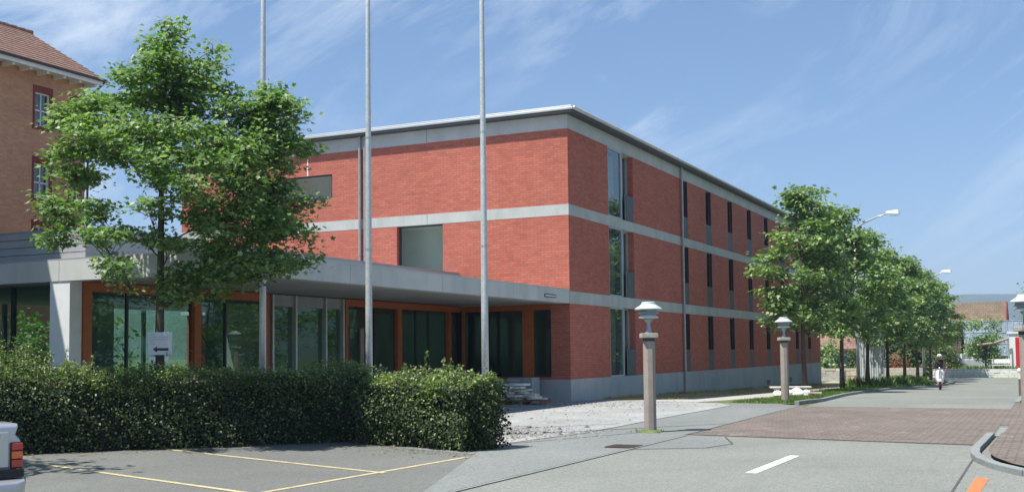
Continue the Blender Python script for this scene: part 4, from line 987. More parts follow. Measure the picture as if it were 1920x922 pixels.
sh.add(V, F); o = sh.build('leg_shield', wt, Sc, smooth=True); md = o.modifiers.new('s', 'SOLIDIFY'); md.thickness = 0.03
MB().box(-0.07, 0.07, -0.80, -0.44, 0.40, 0.47).box(-0.075, 0.075, -0.56, -0.46, 0.30, 0.52).build('front_mudguard', wt, Sc, bevel=0.025)
MB().tube([(0.04, -0.62, 0.23), (0.03, -0.42, 0.85)], 0.022, 8).tube([(-0.04, -0.62, 0.23), (-0.03, -0.42, 0.85)], 0.022, 8).build('fork', M['steel'], Sc)
MB().box(-0.17, 0.17, -0.38, 0.10, 0.22, 0.29).build('footboard', pk, Sc, bevel=0.02)
MB().add([(-0.15, 0.05, 0.28), (0.15, 0.05, 0.28), (0.19, 0.30, 0.30), (0.12, 0.85, 0.45), (-0.12, 0.85, 0.45), (-0.19, 0.30, 0.30), (-0.13, 0.10, 0.66), (0.13, 0.10, 0.66), (0.16, 0.40, 0.70), (0.10, 0.90, 0.68), (-0.10, 0.90, 0.68), (-0.16, 0.40, 0.70)],
     [(5, 4, 3, 2, 1, 0), (6, 7, 8, 9, 10, 11), (0, 1, 7, 6), (1, 2, 8, 7), (2, 3, 9, 8), (3, 4, 10, 9), (4, 5, 11, 10), (5, 0, 6, 11)]).build('rear_body', pk, Sc, bevel=0.04)
MB().box(-0.13, 0.13, 0.12, 0.80, 0.70, 0.80).build('seat', M['black'], Sc, bevel=0.04)
MB().lathe([(0.02, -0.02), (0.075, 0.0), (0.08, 0.05), (0.03, 0.08)], 16).build('headlight', M['chrome'], Sc, loc=(0, -0.40, 1.0)).rotation_euler = (math.radians(90), 0, 0)
MB().tube([(-0.33, -0.20, 1.05), (-0.12, -0.33, 1.03), (0.12, -0.33, 1.03), (0.33, -0.20, 1.05)], 0.018, 8).build('handlebar', M['black'], Sc)
for sx in (-1, 1):
    MB().tube([(sx*0.26, -0.26, 1.05), (sx*0.34, -0.30, 1.24)], 0.006, 6).lathe([(0.05, -0.008), (0.055, 0.0), (0.04, 0.01)], 12, (sx*0.34, -0.31, 1.26)).build('mirror', M['chrome'], Sc)
MB().box(-0.08, 0.08, -0.86, -0.84, 0.42, 0.5).build('number_plate', M['white'], Sc)
Rd = thing('rider', 'person in dark top and pale helmet sitting on the scooter, hands on the handlebar', 'person', (SXY[0], SXY[1], g(SXY[1])), math.radians(4))
Rd.name = 'person'
cloth = simple('dark_jacket', (0.035, 0.022, 0.022), 0.85, 0, 0.3, 6); trousers = simple('pink_trousers', (0.42, 0.20, 0.24), 0.85); skinm = simple('skin', (0.50, 0.30, 0.21), 0.6)
v = [(0, 0.30, 0.86), (0, 0.29, 1.0), (0, 0.24, 1.20), (0, 0.20, 1.34), (0, 0.17, 1.44),
     (-0.18, 0.19, 1.33), (-0.27, 0.06, 1.14), (-0.31, -0.14, 1.06), (0.18, 0.19, 1.33), (0.27, 0.06, 1.14), (0.31, -0.14, 1.06),
     (-0.10, 0.25, 0.84), (-0.17, -0.10, 0.80), (-0.13, -0.14, 0.40), (-0.13, -0.24, 0.32), (0.10, 0.25, 0.84), (0.17, -0.10, 0.80), (0.13, -0.14, 0.40), (0.13, -0.24, 0.32)]
e = [(0, 1), (1, 2), (2, 3), (3, 4), (3, 5), (5, 6), (6, 7), (3, 8), (8, 9), (9, 10), (0, 11), (11, 12), (12, 13), (13, 14), (0, 15), (15, 16), (16, 17), (17, 18)]
r = [(0.15, 0.12), (0.14, 0.11), (0.16, 0.11), (0.12, 0.10), 0.055, 0.07, 0.05, 0.035, 0.07, 0.05, 0.035, 0.10, 0.075, 0.05, 0.045, 0.10, 0.075, 0.05, 0.045]
skin_body('body', v, e, r, cloth, Rd)
skin_body('trousers', [v[i] for i in (0, 11, 12, 13, 15, 16, 17)], [(0, 1), (1, 2), (2, 3), (0, 4), (4, 5), (5, 6)], [(0.155, 0.13), 0.11, 0.085, 0.06, 0.11, 0.085, 0.06], trousers, Rd)
def ellipsoid(c, r, n=16, m=10, cut=None):
    V = []; F = []
    for i in range(m+1):
        ph = math.pi*i/m
        for j in range(n): V.append((c[0]+r[0]*math.sin(ph)*math.cos(2*math.pi*j/n), c[1]+r[1]*math.sin(ph)*math.sin(2*math.pi*j/n), c[2]+r[2]*math.cos(ph)))
    for i in range(m):
        for j in range(n): F.append((i*n+j, i*n+(j+1) % n, (i+1)*n+(j+1) % n, (i+1)*n+j))
    return V, F
MB().add(*ellipsoid((0, 0.13, 1.54), (0.078, 0.095, 0.115))).add(*ellipsoid((0, 0.032, 1.53), (0.014, 0.02, 0.02), 8, 6)).build('head', skinm, Rd, smooth=True)
MB().add(*ellipsoid((-0.03, 0.045, 1.555), (0.012, 0.008, 0.008), 8, 6)).add(*ellipsoid((0.03, 0.045, 1.555), (0.012, 0.008, 0.008), 8, 6)).add(*ellipsoid((0, 0.045, 1.485), (0.025, 0.008, 0.006), 8, 6)).build('face_features', M['black'], Rd)
hv = MB(); V, F = ellipsoid((0, 0.15, 1.575), (0.125, 0.145, 0.14), 20, 12)
F = [f for f in F if not all((V[i][1] < 0.10 and V[i][2] < 1.60) for i in f)]
hv.add(V, F); hv.build('helmet', simple('cream_helmet', (0.78, 0.76, 0.70), 0.25, 0, 0.03, 3), Rd, smooth=True)
MB().box(-0.115, 0.115, 0.0, 0.03, 1.595, 1.615).build('visor', M['black'], Rd, bevel=0.004)
for sx in (-1, 1):
    hb = MB(); hb.add(*ellipsoid((sx*0.31, -0.175, 1.055), (0.04, 0.045, 0.028), 10, 6))
    for q in range(4): hb.tube([(sx*(0.285+q*0.018), -0.20, 1.07), (sx*(0.285+q*0.018), -0.235, 1.06), (sx*(0.285+q*0.018), -0.228, 1.032)], 0.009, 5)
    hb.tube([(sx*0.275, -0.17, 1.05), (sx*0.262, -0.205, 1.035), (sx*0.268, -0.225, 1.028)], 0.010, 5)
    hb.build('hand', skinm, Rd, smooth=True)
    MB().box(sx*0.13-0.045, sx*0.13+0.045, -0.36, -0.12, 0.292, 0.36).build('shoe', M['black'], Rd, bevel=0.02)

# ------------------------------------------------------------------ silver car, rear corner at the lower left
silver = simple('silver_car_paint', (0.50, 0.52, 0.54), 0.28, 0.55, 0.03, 2, coat=0.6)
Cr = thing('silver_car', 'silver saloon car parked nose-in, only its rear corner inside the left edge', 'car', (-8.91, 7.64, 0), math.atan2(-0.94, -0.34)+math.pi)
# local: +X = backwards (towards street), Y = left(-)..., origin at rear right corner of the bumper
Cr.rotation_euler = (0, 0, math.atan2(-0.34, 0.94))
def loft(secs, mat, name, parent, bevel=0.0):
    mb = MB(); n = len(secs[0][1])
    V = [(x, y, z) for x, pr in secs for y, z in pr]
    F = [(i*n+j, i*n+(j+1) % n, (i+1)*n+(j+1) % n, (i+1)*n+j) for i in range(len(secs)-1) for j in range(n)]
    F += [tuple(range(n)), tuple((len(secs)-1)*n+j for j in range(n))]
    mb.add(V, F); o = mb.build(name, mat, parent, smooth=True)
    b = o.modifiers.new('b', 'BEVEL'); b.width = 0.02; b.segments = 3; b.limit_method = 'ANGLE'; b.angle_limit = math.radians(35)
    return o
W_ = 1.72
def sec(z0, zw, zt, tuck, wi=0.0):
    y0, y1 = 0.02+wi, -W_+0.02-wi+0.0
    return [(-0.06-wi, z0), (-0.0-wi, z0+0.22), (-0.02-wi, zw-0.05), (-0.06-wi-tuck*0.3, zw), (-tuck-wi, zt), (-W_+tuck+wi, zt), (-W_+0.06+wi+tuck*0.3, zw), (-W_+0.02+wi, zw-0.05), (-W_+wi, z0+0.22), (-W_+0.06+wi, z0)]
# the right side is at local y = 0, body spans y in [-W_, 0]
loft([(-4.35, sec(0.30, 0.60, 0.66, 0.25, 0.12)), (-4.15, sec(0.22, 0.68, 0.74, 0.2, 0.02)), (-3.2, sec(0.2, 0.86, 0.93, 0.16)), (-2.9, sec(0.2, 0.88, 0.96, 0.14)), (-1.1, sec(0.2, 0.90, 0.97, 0.12)), (-0.35, sec(0.22, 0.90, 0.985, 0.06)), (-0.10, sec(0.40, 0.88, 0.975, 0.035, 0.0)), (-0.05, sec(0.50, 0.86, 0.945, 0.04, 0.01))], silver, 'body', Cr)
loft([(-3.4, sec(0.90, 0.93, 0.95, 0.14, 0.08)), (-2.8, sec(0.90, 1.30, 1.36, 0.22, 0.12)), (-2.0, sec(0.90, 1.32, 1.39, 0.22, 0.12)), (-1.35, sec(0.90, 0.98, 1.02, 0.14, 0.08))], M['glass'], 'cabin', Cr)
MB().box(-2.8, -2.05, -1.46, -0.26, 1.37, 1.41).build('roof', silver, Cr, bevel=0.02)
loft([(-0.25, [(0.0, 0.30), (0.0, 0.50), (-W_, 0.50), (-W_, 0.30)]), (-0.06, [(0.02, 0.27), (0.03, 0.47), (-W_-0.03, 0.47), (-W_-0.02, 0.27)]), (0.10, [(-0.05, 0.26), (-0.03, 0.44), (-W_+0.03, 0.44), (-W_+0.05, 0.26)]), (0.14, [(-0.16, 0.30), (-0.14, 0.42), (-W_+0.14, 0.42), (-W_+0.16, 0.30)])], silver, 'bumper', Cr)
MB().box(-0.30, 0.06, -W_+0.06, -0.05, 0.20, 0.262).box(-0.045, 0.02, -W_+0.1, -0.02, 0.472, 0.545).build('black_trim', M['black'], Cr)
redl = simple('red_lens', (0.45, 0.02, 0.015), 0.2, 0, 0.1, 20, coat=0.8); orl = simple('orange_lens', (0.75, 0.13, 0.02), 0.2, 0, 0.1, 20, coat=0.8)
for s0, s1 in ((-0.125, -0.012), (-W_+0.012, -W_+0.125)):
    tl = MB().box(-0.16, -0.030, s0, s1, 0.55, 0.80).build('tail_light', M['black'], Cr, bevel=0.01)
    MB().box(-0.14, -0.018, s0+0.006, s1-0.004, 0.725, 0.79).build('upper_lens', redl, tl, bevel=0.006)
    MB().box(-0.14, -0.018, s0+0.006, s1-0.004, 0.645, 0.715).build('turn_lens', orl, tl, bevel=0.006)
    MB().box(-0.14, -0.018, s0+0.006, s1-0.004, 0.56, 0.635).build('lower_lens', redl, tl, bevel=0.006)
MB().box(-0.056, -0.034, -W_+0.14, -0.14, 0.56, 0.90).build('boot_lid', silver, Cr, bevel=0.01)
mb = MB()
for k in range(7): mb.box(-0.034, -0.030, -0.20-k*0.024-0.017, -0.20-k*0.024, 0.835, 0.86)
mb.build('badge', M['chrome'], Cr)
MB().box(-0.034, -0.028, -1.12, -0.60, 0.62, 0.73).build('number_plate', M['white'], Cr)
for x in (-0.85, -3.45):
    for y in (-0.12, -W_+0.12):
        w = MB().tube([(x, y-0.1, 0.30), (x, y+0.1, 0.30)], 0.30, 24).build('wheel', M['black'], Cr)
        MB().tube([(x, y-0.105, 0.30), (x, y+0.105, 0.30)], 0.18, 16).build('rim', M['steel'], w)

# ------------------------------------------------------------------ builders' pile at the corner
rp_ = random.Random(9)
PX, PY = -15.05, 31.35
tp = thing('wooden_pallet', 'worn reddish pallet lying under the stone slabs at the facade corner', 'pallet', (PX+0.25, PY, 0.0), 0.1)
mb = MB()
for k in range(5): mb.box(-0.75, 0.75, -0.45+k*0.2, -0.33+k*0.2, 0.12, 0.145)
for x in (-0.7, 0.0, 0.62): mb.box(x, x+0.09, -0.45, 0.47, 0.02, 0.118)
mb.build('boards', simple('red_wood', (0.27, 0.14, 0.11), 0.9, 0, 0.3, 5), tp)
stack = []
for k in range(24):
    row = k//4; x = PX-0.62+(k % 4)*0.40+rp_.uniform(-0.08, 0.08)-row*0.03; z = 0.15+row*0.085-(0.0 if k % 4 < 3 else min(0.3, row*0.07))
    l, w = rp_.uniform(0.5, 0.75)/2, rp_.uniform(0.3, 0.45)/2
    m = MB(); n = 7
    poly = [(l*math.cos(a*6.283/n)*rp_.uniform(0.85, 1.15), w*math.sin(a*6.283/n)*rp_.uniform(0.85, 1.15)) for a in range(n)]
    m.prism(poly, 0, rp_.uniform(0.05, 0.075))
    o = m.build('stone_slab', M['wstone'] if rp_.random() < 0.55 else M['stone'], bevel=0.008, loc=(x, PY+rp_.uniform(-0.2, 0.2), z))
    o.rotation_euler = (rp_.uniform(-0.06, 0.06), rp_.uniform(-0.06, 0.06), rp_.uniform(0, 3))
    tag(o, 'flat pale stone slab lying in the loose pile on the pallet at the facade corner', 'stone slab', 'stone slabs piled on the pallet')
G = thing('grey_crate', 'grey slatted crate standing behind the slab pile against the plinth', 'crate', (-15.35, 32.45, 0.0), 0)
MB().box(-0.43, 0.43, -0.3, 0.3, 0.12, 0.80).build('box', simple('grey_plastic', (0.33, 0.36, 0.38), 0.7), G, bevel=0.01)
mb = MB()
for k in range(6): mb.box(-0.44, 0.0, -0.325, -0.302, 0.14+k*0.11, 0.20+k*0.11)
mb.build('slats', simple('pale_slats', (0.5, 0.52, 0.53), 0.7), G)
MB().box(-0.4, 0.4, -0.28, 0.28, 0.0, 0.118).build('base', M['wood'], G)
# loose rubble in the forecourt (too many to count)
def rubble(name, areas, mat, seed, label, dz=0.0):
    r = random.Random(seed); mb = MB()
    for (cx, cy, sx, sy, n, s0, s1, ang) in areas:
        for _ in range(n):
            a, b = r.gauss(0, sx), r.gauss(0, sy); x = cx+a*math.cos(ang)-b*math.sin(ang); y = cy+a*math.sin(ang)+b*math.cos(ang); s = r.uniform(s0, s1)*(1 if r.random() < 0.85 else 1.8)
            d = [Vector((r.uniform(0.6, 1.1)*vx, r.uniform(0.6, 1.1)*vy, r.uniform(0.4, 0.8)*vz))*s for vx, vy, vz in ((1, 0, 0), (0, 1, 0), (-1, 0, 0), (0, -1, 0), (0, 0, 1), (0, 0, -0.3))]
            mb.add([(x+q.x, y+q.y, g(y)+dz+q.z+s*0.1) for q in d], [(0, 1, 4), (1, 2, 4), (2, 3, 4), (3, 0, 4), (1, 0, 5), (2, 1, 5), (3, 2, 5), (0, 3, 5)])
    return tag(mb.build(name, mat), label, 'rubble', kind='stuff')
rubble('gravel_stones', [(-10.3, 19.7, 1.0, 0.8, 1300, 0.02, 0.045, 0.6), (-10.3, 24, 0.8, 3.0, 150, 0.012, 0.03, 0.0), (-13.6, 31.2, 1.8, 0.8, 420, 0.02, 0.05, 0.1), (-12.5, 33.6, 1.2, 0.4, 200, 0.02, 0.04, 0.1)], M['stone2'], 3, 'loose pale stones scattered over the gravel forecourt')
rubble('gravel_stones', [(-10.4, 19.8, 1.0, 0.9, 900, 0.015, 0.045, 0.6), (-14, 27, 2.2, 3, 260, 0.015, 0.035, 0.1)], simple('grit', (0.16, 0.145, 0.125), 0.9, 0, 0.4, 5), 4, 'brownish grit mixed among the loose stones of the forecourt')

for k, (x, y) in enumerate([(-30.5, 19), (-31, 22.5), (-30.2, 26), (-31.5, 30)]):
    shrub('courtyard_shrub', ('first', 'second', 'third', 'last')[k]+' tall green shrub from the left in the court behind the glazed wing', (x, y, 0), 1.5, 1.7, 2.9+0.3*(k % 2), 1500, 0.2, M['leaf2'], 40+k, group='shrubs in the court behind the glazed wing')
# stone bench and white boulders by the verge
bn = thing('stone_bench', 'low bench of one pale stone slab beside the farther post lamp', 'bench', (-9.0, 42.6, g(42.6)), 0.35)
MB().box(-0.75, 0.75, -0.25, 0.25, 0.30, 0.36).build('seat', M['stone'], bn, bevel=0.015)
MB().box(-0.6, -0.42, -0.2, 0.2, -0.05, 0.30).build('leg', M['conc_d'], bn); MB().box(0.42, 0.6, -0.2, 0.2, -0.05, 0.30).build('leg', M['conc_d'], bn)
BL = ['second from the left, lower', 'largest, in the middle', 'rightmost at the back', 'leftmost, hidden partly by the lamp post', 'small and nearest the kerb, right']
for k, (x, y, s) in enumerate([(-8.75, 40.9, 0.22), (-8.42, 41.0, 0.26), (-8.1, 40.8, 0.21), (-9.05, 40.7, 0.18), (-8.25, 40.6, 0.17)]):
    V, F = ellipsoid((0, 0, s*0.55), (s, s*0.85, s*0.75), 8, 5); V = [(a*rp_.uniform(0.82, 1.15), b*rp_.uniform(0.82, 1.15), max(-0.03, c*rp_.uniform(0.85, 1.15))) for a, b, c in V]
    tag(MB().add(V, F).build('boulder', M['wstone'], bevel=0.02, loc=(x, y, g(y))), 'white rough stone by the farther post lamp, '+BL[k], 'boulder', 'white stones in the grass by the lamp')
hy = thing('short_post', 'knee-high reddish post at the kerb beyond the white stones', 'post', (-7.75, 40.2, g(40.2)))
MB().lathe([(0.05, -0.02), (0.05, 0.2), (0.06, 0.21), (0.05, 0.27), (0.01, 0.29)], 12).build('shaft', simple('faded_red', (0.35, 0.13, 0.09), 0.7), hy)
MB().box(-0.35, 0.35, -0.06, 0.06, 0.16, 0.20).build('rail', M['stone'], hy)

# verge grass (blades) and weeds
def blades(name, regions, seed, label, mat):
    rng = np.random.default_rng(seed); P_ = []; S_ = []
    for poly, n, h in regions:
        (x0, y0), (x1, y1), (x2, y2), (x3, y3) = poly
        u, v_ = rng.random(n), rng.random(n)
        x = (x0*(1-u)+x1*u)*(1-v_)+(x3*(1-u)+x2*u)*v_; y = (y0*(1-u)+y1*u)*(1-v_)+(y3*(1-u)+y2*u)*v_
        keep = (np.sin(x*3.1+y*0.7)+np.sin(x*1.3-y*1.9)+rng.normal(0, 0.9, n)) > -0.7
        x, y = x[keep], y[keep]; z = np.array([g(q) for q in y])+0.0
        P_.append(np.stack([x, y, z], 1)); S_.append(np.full(len(x), h)*rng.uniform(0.5, 1.3, len(x)))
    P_ = np.concatenate(P_); S_ = np.concatenate(S_); n = len(P_)
    a = rng.uniform(0, 6.283, n); w = S_*0.13; lean = rng.normal(0, 0.35, (n, 2))*S_[:, None]
    V = np.stack([P_+np.stack([np.cos(a)*w, np.sin(a)*w, 0*a], 1), P_-np.stack([np.cos(a)*w, np.sin(a)*w, 0*a], 1), P_+np.stack([lean[:, 0], lean[:, 1], S_], 1)], 1)
    me = bpy.data.meshes.new(name); me.vertices.add(n*3); me.vertices.foreach_set('co', V.ravel()); me.loops.add(n*3); me.loops.foreach_set('vertex_index', np.arange(n*3, dtype=np.int32))
    me.polygons.add(n); me.polygons.foreach_set('loop_start', np.arange(n, dtype=np.int32)*3); me.polygons.foreach_set('loop_total', np.full(n, 3, np.int32)); me.materials.append(mat); me.update(calc_edges=True)
    o = bpy.data.objects.new(name, me); COL.objects.link(o); return tag(o, label, 'grass', kind='stuff')
blades('grass', [([(-8.9, 33.4), (-6.95, 33.3), (-7.3, 42), (-8.8, 42)], 9000, 0.10), ([(-9.2, 42), (-7.35, 42), (-7.45, 57), (-9.5, 57)], 9000, 0.12), ([(-9.8, 57), (-7.3, 57), (-6.2, 80), (-9.6, 80)], 6000, 0.16), ([(-10.4, 62), (-8.4, 62), (-7.8, 82), (-10, 82)], 2600, 0.5)], 5, 'green grass growing on the verge along the kerb', M['grassm'])
blades('grass', [([(-14.0, 35.0), (-11.2, 36), (-10.7, 60), (-13.9, 74)], 9000, 0.07), ([(-13.98, 36), (-13.7, 36), (-13.7, 75), (-13.98, 75)], 2500, 0.12)], 6, 'dry yellow grass along the foot of the facade', foliage('dry_blades', (0.22, 0.20, 0.08), (0.36, 0.30, 0.14), (0.46, 0.38, 0.2), 0.2))
blades('grass', [([(-7.6, 20.85), (-6.95, 20.9), (-7.0, 21.3), (-7.5, 21.35)], 160, 0.07)], 7, 'small grass tuft round the foot of the nearest lamp post', M['grassm'])

# ------------------------------------------------------------------ background down the street
# tall corrugated screens
sm = thing('metal_screens', 'tall silvery corrugated sheets standing on end among the verge trees', 'screen', (-9.6, 67.5, g(67.5)), 0.12)
corr = simple('galvanised_sheet', (0.62, 0.66, 0.67), 0.5, 0.25, 0.2, 4)
for k in range(5):
    m = MB(); x0_ = -0.62+k*0.27; hh = 3.5-0.15*(k % 2)
    pts = [(x0_+q*0.03, 0.03*math.sin(q*1.57)+0.05*(k % 2)) for q in range(9)]
    for (xa, ya), (xb, yb) in zip(pts, pts[1:]): m.add([(xa, ya, 0), (xb, yb, 0), (xb, yb, hh), (xa, ya, hh)], [(0, 1, 2, 3)])
    o = m.build('sheet', corr, sm); md = o.modifiers.new('s', 'SOLIDIFY'); md.thickness = 0.012
MB().box(-0.68, -0.64, -0.04, 0.04, -0.1, 3.6).box(0.72, 0.76, -0.04, 0.04, -0.1, 3.6).build('post', M['steel'], sm)
def stone_wall(name, label, a, b, h, t, mat, seed, z0):
    r = random.Random(seed); a, b = Vector(a), Vector(b); d = b-a; Lw = d.length
    root = thing(name, label, 'wall', (a.x, a.y, z0), math.atan2(d.y, d.x)); mb = MB(); z = 0
    while z < h-0.05:
        hh = min(r.uniform(0.16, 0.26), h-z); x = 0
        while x < Lw:
            w = r.uniform(0.4, 0.9); mb.box(x+0.008, min(Lw, x+w)-0.008, r.uniform(0, 0.04), t-r.uniform(0, 0.04), z+0.006, z+hh-0.006); x += w
        z += hh
    mb.build('stones', mat, root); MB().box(0.02, Lw-0.02, 0.06, t-0.06, -0.1, h-0.04).build('core', M['strip_dry'], root); return root
stone_wall('stone_wall', 'low tan stone wall beyond the end of the brick building', (-16.6, 88), (-8.9, 91), 0.95, 0.4, M['stone'], 3, -0.8)
stone_wall('kerb_wall', 'low wall of white stone blocks across the far junction', (-8.9, 96.5), (9, 96.8), 0.68, 0.45, M['wstone'], 5, -0.8)
cb = thing('concrete_block', 'grey concrete block in front of the tan stone wall', 'block', (-13.9, 84.5, -0.8))
MB().box(-0.55, 0.1, -0.3, 0.3, 0, 0.85).build('block', M['conc_d'], cb, bevel=0.03)
MB().box(-0.5, 0.05, -0.25, 0.25, 0.852, 0.90).build('lid', M['stone'], cb, bevel=0.01)
sheet('raised_verge', [(-8.6, 97), (9, 97.3), (9, 106), (-7.6, 106)], simple('bank_grass', (0.17, 0.19, 0.06), 0.95, 0, 0.35, 1.0, fine=8), 0.52)
blades('grass', [([(-8.5, 97.2), (9, 97.4), (9, 105), (-7.6, 105)], 5000, 0.35)], 9, 'rough grass on the raised bank beyond the junction', M['grassm'])
for o in bpy.data.objects:
    if o.get('label') == 'rough grass on the raised bank beyond the junction': o.location.z = 0.5
shrub('bush', 'rounded green bush beside the cottage, left of the near street light', (-17.6, 96, -0.8), 2.0, 1.6, 2.9, 2600, 0.26, M['leaf2'], 11, group='bushes behind the stone wall')
shrub('bush', 'darker green bush right behind the near street light pole', (-14.4, 97, -0.8), 1.5, 1.4, 2.4, 2000, 0.24, M['dleaf'], 12, group='bushes behind the stone wall')
shrub('bush', 'large dark bush beneath the middle street trees', (-11.8, 101, -0.8), 2.6, 2.0, 3.6, 3000, 0.28, M['dleaf'], 13, group='bushes behind the stone wall')
shrub('bush', 'dark bush beside the hut at the end of the tree row', (-9.2, 108, -0.8), 1.6, 1.6, 2.6, 1500, 0.28, M['dleaf'], 14, group='bushes behind the stone wall')
shrub('bush', 'yellow-green bush at the left end of the raised bank', (-8.0, 100.5, -0.3), 0.9, 0.7, 1.1, 900, 0.18, M['hleaf'], 15, group='bushes behind the stone wall')
shrub('red_leaved_shrub', 'orange-red flowering shrub under the middle street trees', (-11.0, 92.5, -0.8), 1.0, 0.7, 1.9, 700, 0.16, M['rleaf'], 16)
def pitched(name, label, loc, rz, w, d, h, rh, wall, roofm, over=0.5, trim=None, windows=()):
    t = thing(name, label, 'house', loc, rz)
    mb = MB().box(-w/2, w/2, -d/2, d/2, -0.3, h); mb.add([(-w/2, -d/2, h), (-w/2, d/2, h), (-w/2, 0, h+rh), (-w/2+0.2, -d/2, h), (-w/2+0.2, d/2, h), (-w/2+0.2, 0, h+rh)], [(0, 1, 2), (5, 4, 3), (0, 2, 5, 3), (1, 4, 5, 2), (0, 3, 4, 1)])
    mb.add([(w/2, -d/2, h), (w/2, d/2, h), (w/2, 0, h+rh), (w/2-0.2, -d/2, h), (w/2-0.2, d/2, h), (w/2-0.2, 0, h+rh)], [(0, 1, 2), (5, 4, 3), (0, 2, 5, 3), (1, 4, 5, 2), (0, 3, 4, 1)])
    mb.build('wall', wall, t)
    e = rh/(d/2); mb = MB()
    for s in (-1, 1):
        q = [(-w/2-over, s*(d/2+over), h-over*e+0.02), (w/2+over, s*(d/2+over), h-over*e+0.02), (w/2+over, 0, h+rh+0.02), (-w/2-over, 0, h+rh+0.02)]
        mb.add(q+[(x, y, z+0.16) for x, y, z in q], [(0, 1, 2, 3), (7, 6, 5, 4), (0, 4, 5, 1), (1, 5, 6, 2), (2, 6, 7, 3), (3, 7, 4, 0)])
    mb.build('roof', roofm, t)
    if trim:
        mb = MB()
        for s in (-1, 1): mb.tube([(w/2+over+0.05, s*(d/2+over), h-over*e), (w/2+over+0.05, 0, h+rh+0.1)], 0.11, 4)
        mb.build('barge_board', trim, t)
    for (x, z, ww, hh) in windows:
        f = MB().box(x, x+ww, -d/2-0.05, -d/2+0.02, z, z+hh).build('window', M['white'], t); MB().box(x+0.1, x+ww-0.1, -d/2-0.06, -d/2-0.051, z+0.1, z+hh-0.1).build('pane', M['glass'], f)
    return t
def roofm(name, a, b):
    s = N(name); v = s.coords(); c = s.ramp(s.noise(v, 1.2, 6, 0.7), [(0.3, a), (0.7, b)])
    st = s.n('ShaderNodeTexBrick', {'Vector': s.n('ShaderNodeMapping', {0: v, 'Rotation': (0, 0, 0)}).outputs[0], 'Color1': (1, 1, 1, 1), 'Color2': (0.72, 0.72, 0.72, 1), 'Mortar': (0.4, 0.4, 0.4, 1), 'Scale': 1.0, 'Mortar Size': 0.03, 'Brick Width': 0.5, 'Row Height': 0.35}).outputs[0]
    return s.pbr(s.mix(0.7, c, st, 'MULTIPLY'), 0.9, 0, None, 0.2)
pitched('tiled_house', 'long house with a weathered tan tile roof and red gable edge beyond the greenhouse', (-11.2, 152, -0.8), 0.0, 11.4, 9.0, 4.2, 3.7, M['stone'], roofm('tan_tiles', (0.15, 0.11, 0.075), (0.24, 0.18, 0.12)), 0.4, simple('barn_red', (0.20, 0.03, 0.03), 0.6))
pitched('cottage', 'small cottage with a brown tile roof beyond the end of the brick building', (-18.8, 108, -0.8), 0.05, 9, 6, 2.6, 2.2, simple('cottage_wall', (0.42, 0.34, 0.28), 0.9), roofm('brown_tiles', (0.20, 0.11, 0.085), (0.33, 0.21, 0.17)), 0.5, None, ((-2.5, 0.9, 1.0, 1.0), (1.0, 0.9, 1.0, 1.0)))
pitched('garden_hut', 'dark wooden hut with a drooping brown roof behind the last verge trees', (-10.4, 112, -0.8), 0.0, 4.0, 4.0, 2.6, 1.9, simple('dark_boards', (0.06, 0.045, 0.035), 0.9), roofm('dark_tiles', (0.06, 0.04, 0.03), (0.11, 0.075, 0.055)), 0.8)
# greenhouse
gh = thing('greenhouse', 'long glasshouse with grey-blue glass slopes across the far end of the street', 'greenhouse', (2, 126, -0.8))
ghg = simple('dusty_glass', (0.17, 0.215, 0.25), 0.25, 0.0, 0.35, 0.6, fine=2.5)
mb = MB(); w0, w1 = -13.0, 14.0
mb.add([(w0, 0, 1.5), (w1, 0, 1.5), (w1, 5, 5.2), (w0, 5, 5.2), (w0, 10, 1.5), (w1, 10, 1.5)], [(0, 1, 2, 3), (3, 2, 5, 4)]); mb.add([(w0, 0, 0), (w1, 0, 0), (w1, 0, 1.5), (w0, 0, 1.5)], [(0, 1, 2, 3)]); mb.add([(w0, 0, 1.5), (w0, 5, 5.2), (w0, 10, 1.5), (w0, 10, 0), (w0, 0, 0)], [(0, 1, 2, 3, 4)])
mb.build('glazing', ghg, gh)
mb = MB(); x = w0
while x <= w1+0.01: mb.box(x-0.03, x+0.03, -0.06, -0.01, 0, 1.52); mb.tube([(x, -0.05, 1.52), (x, 4.95, 5.27)], 0.022, 4); x += 0.6
for f_ in (0.0, 0.33, 0.66, 1.0): mb.tube([(w0, -0.06+5*f_, 1.53+3.7*f_), (w1, -0.06+5*f_, 1.53+3.7*f_)], 0.05, 4)
mb.build('glazing_bars', simple('greenhouse_bars', (0.26, 0.29, 0.31), 0.6), gh)
MB().box(w0, w1, -0.1, 0.05, -0.2, 0.5).build('base_wall', M['conc_b'], gh)
cfm = thing('cold_frames', 'row of white framed glass lights leaning before the greenhouse', 'cold frame', (-8.2, 118, -0.8))
for k in range(4):
    f = MB().box(-2+k*1.0, -1.92+k*1.0, 0, 0.08, 1.2, 2.9).box(-1.08+k*1.0, -1.0+k*1.0, 0, 0.08, 1.2, 2.9).box(-1.92+k*1.0, -1.08+k*1.0, 0, 0.08, 2.82, 2.9).box(-1.92+k*1.0, -1.08+k*1.0, 0, 0.08, 1.2, 1.28).build('frame', M['white'], cfm)
    MB().box(-1.92+k*1.0, -1.08+k*1.0, 0.03, 0.05, 1.28, 2.82).build('pane', ghg, f)
MB().box(-2.1, 2.1, -0.05, 0.3, 0.0, 1.19).build('base', M['conc_d'], cfm)
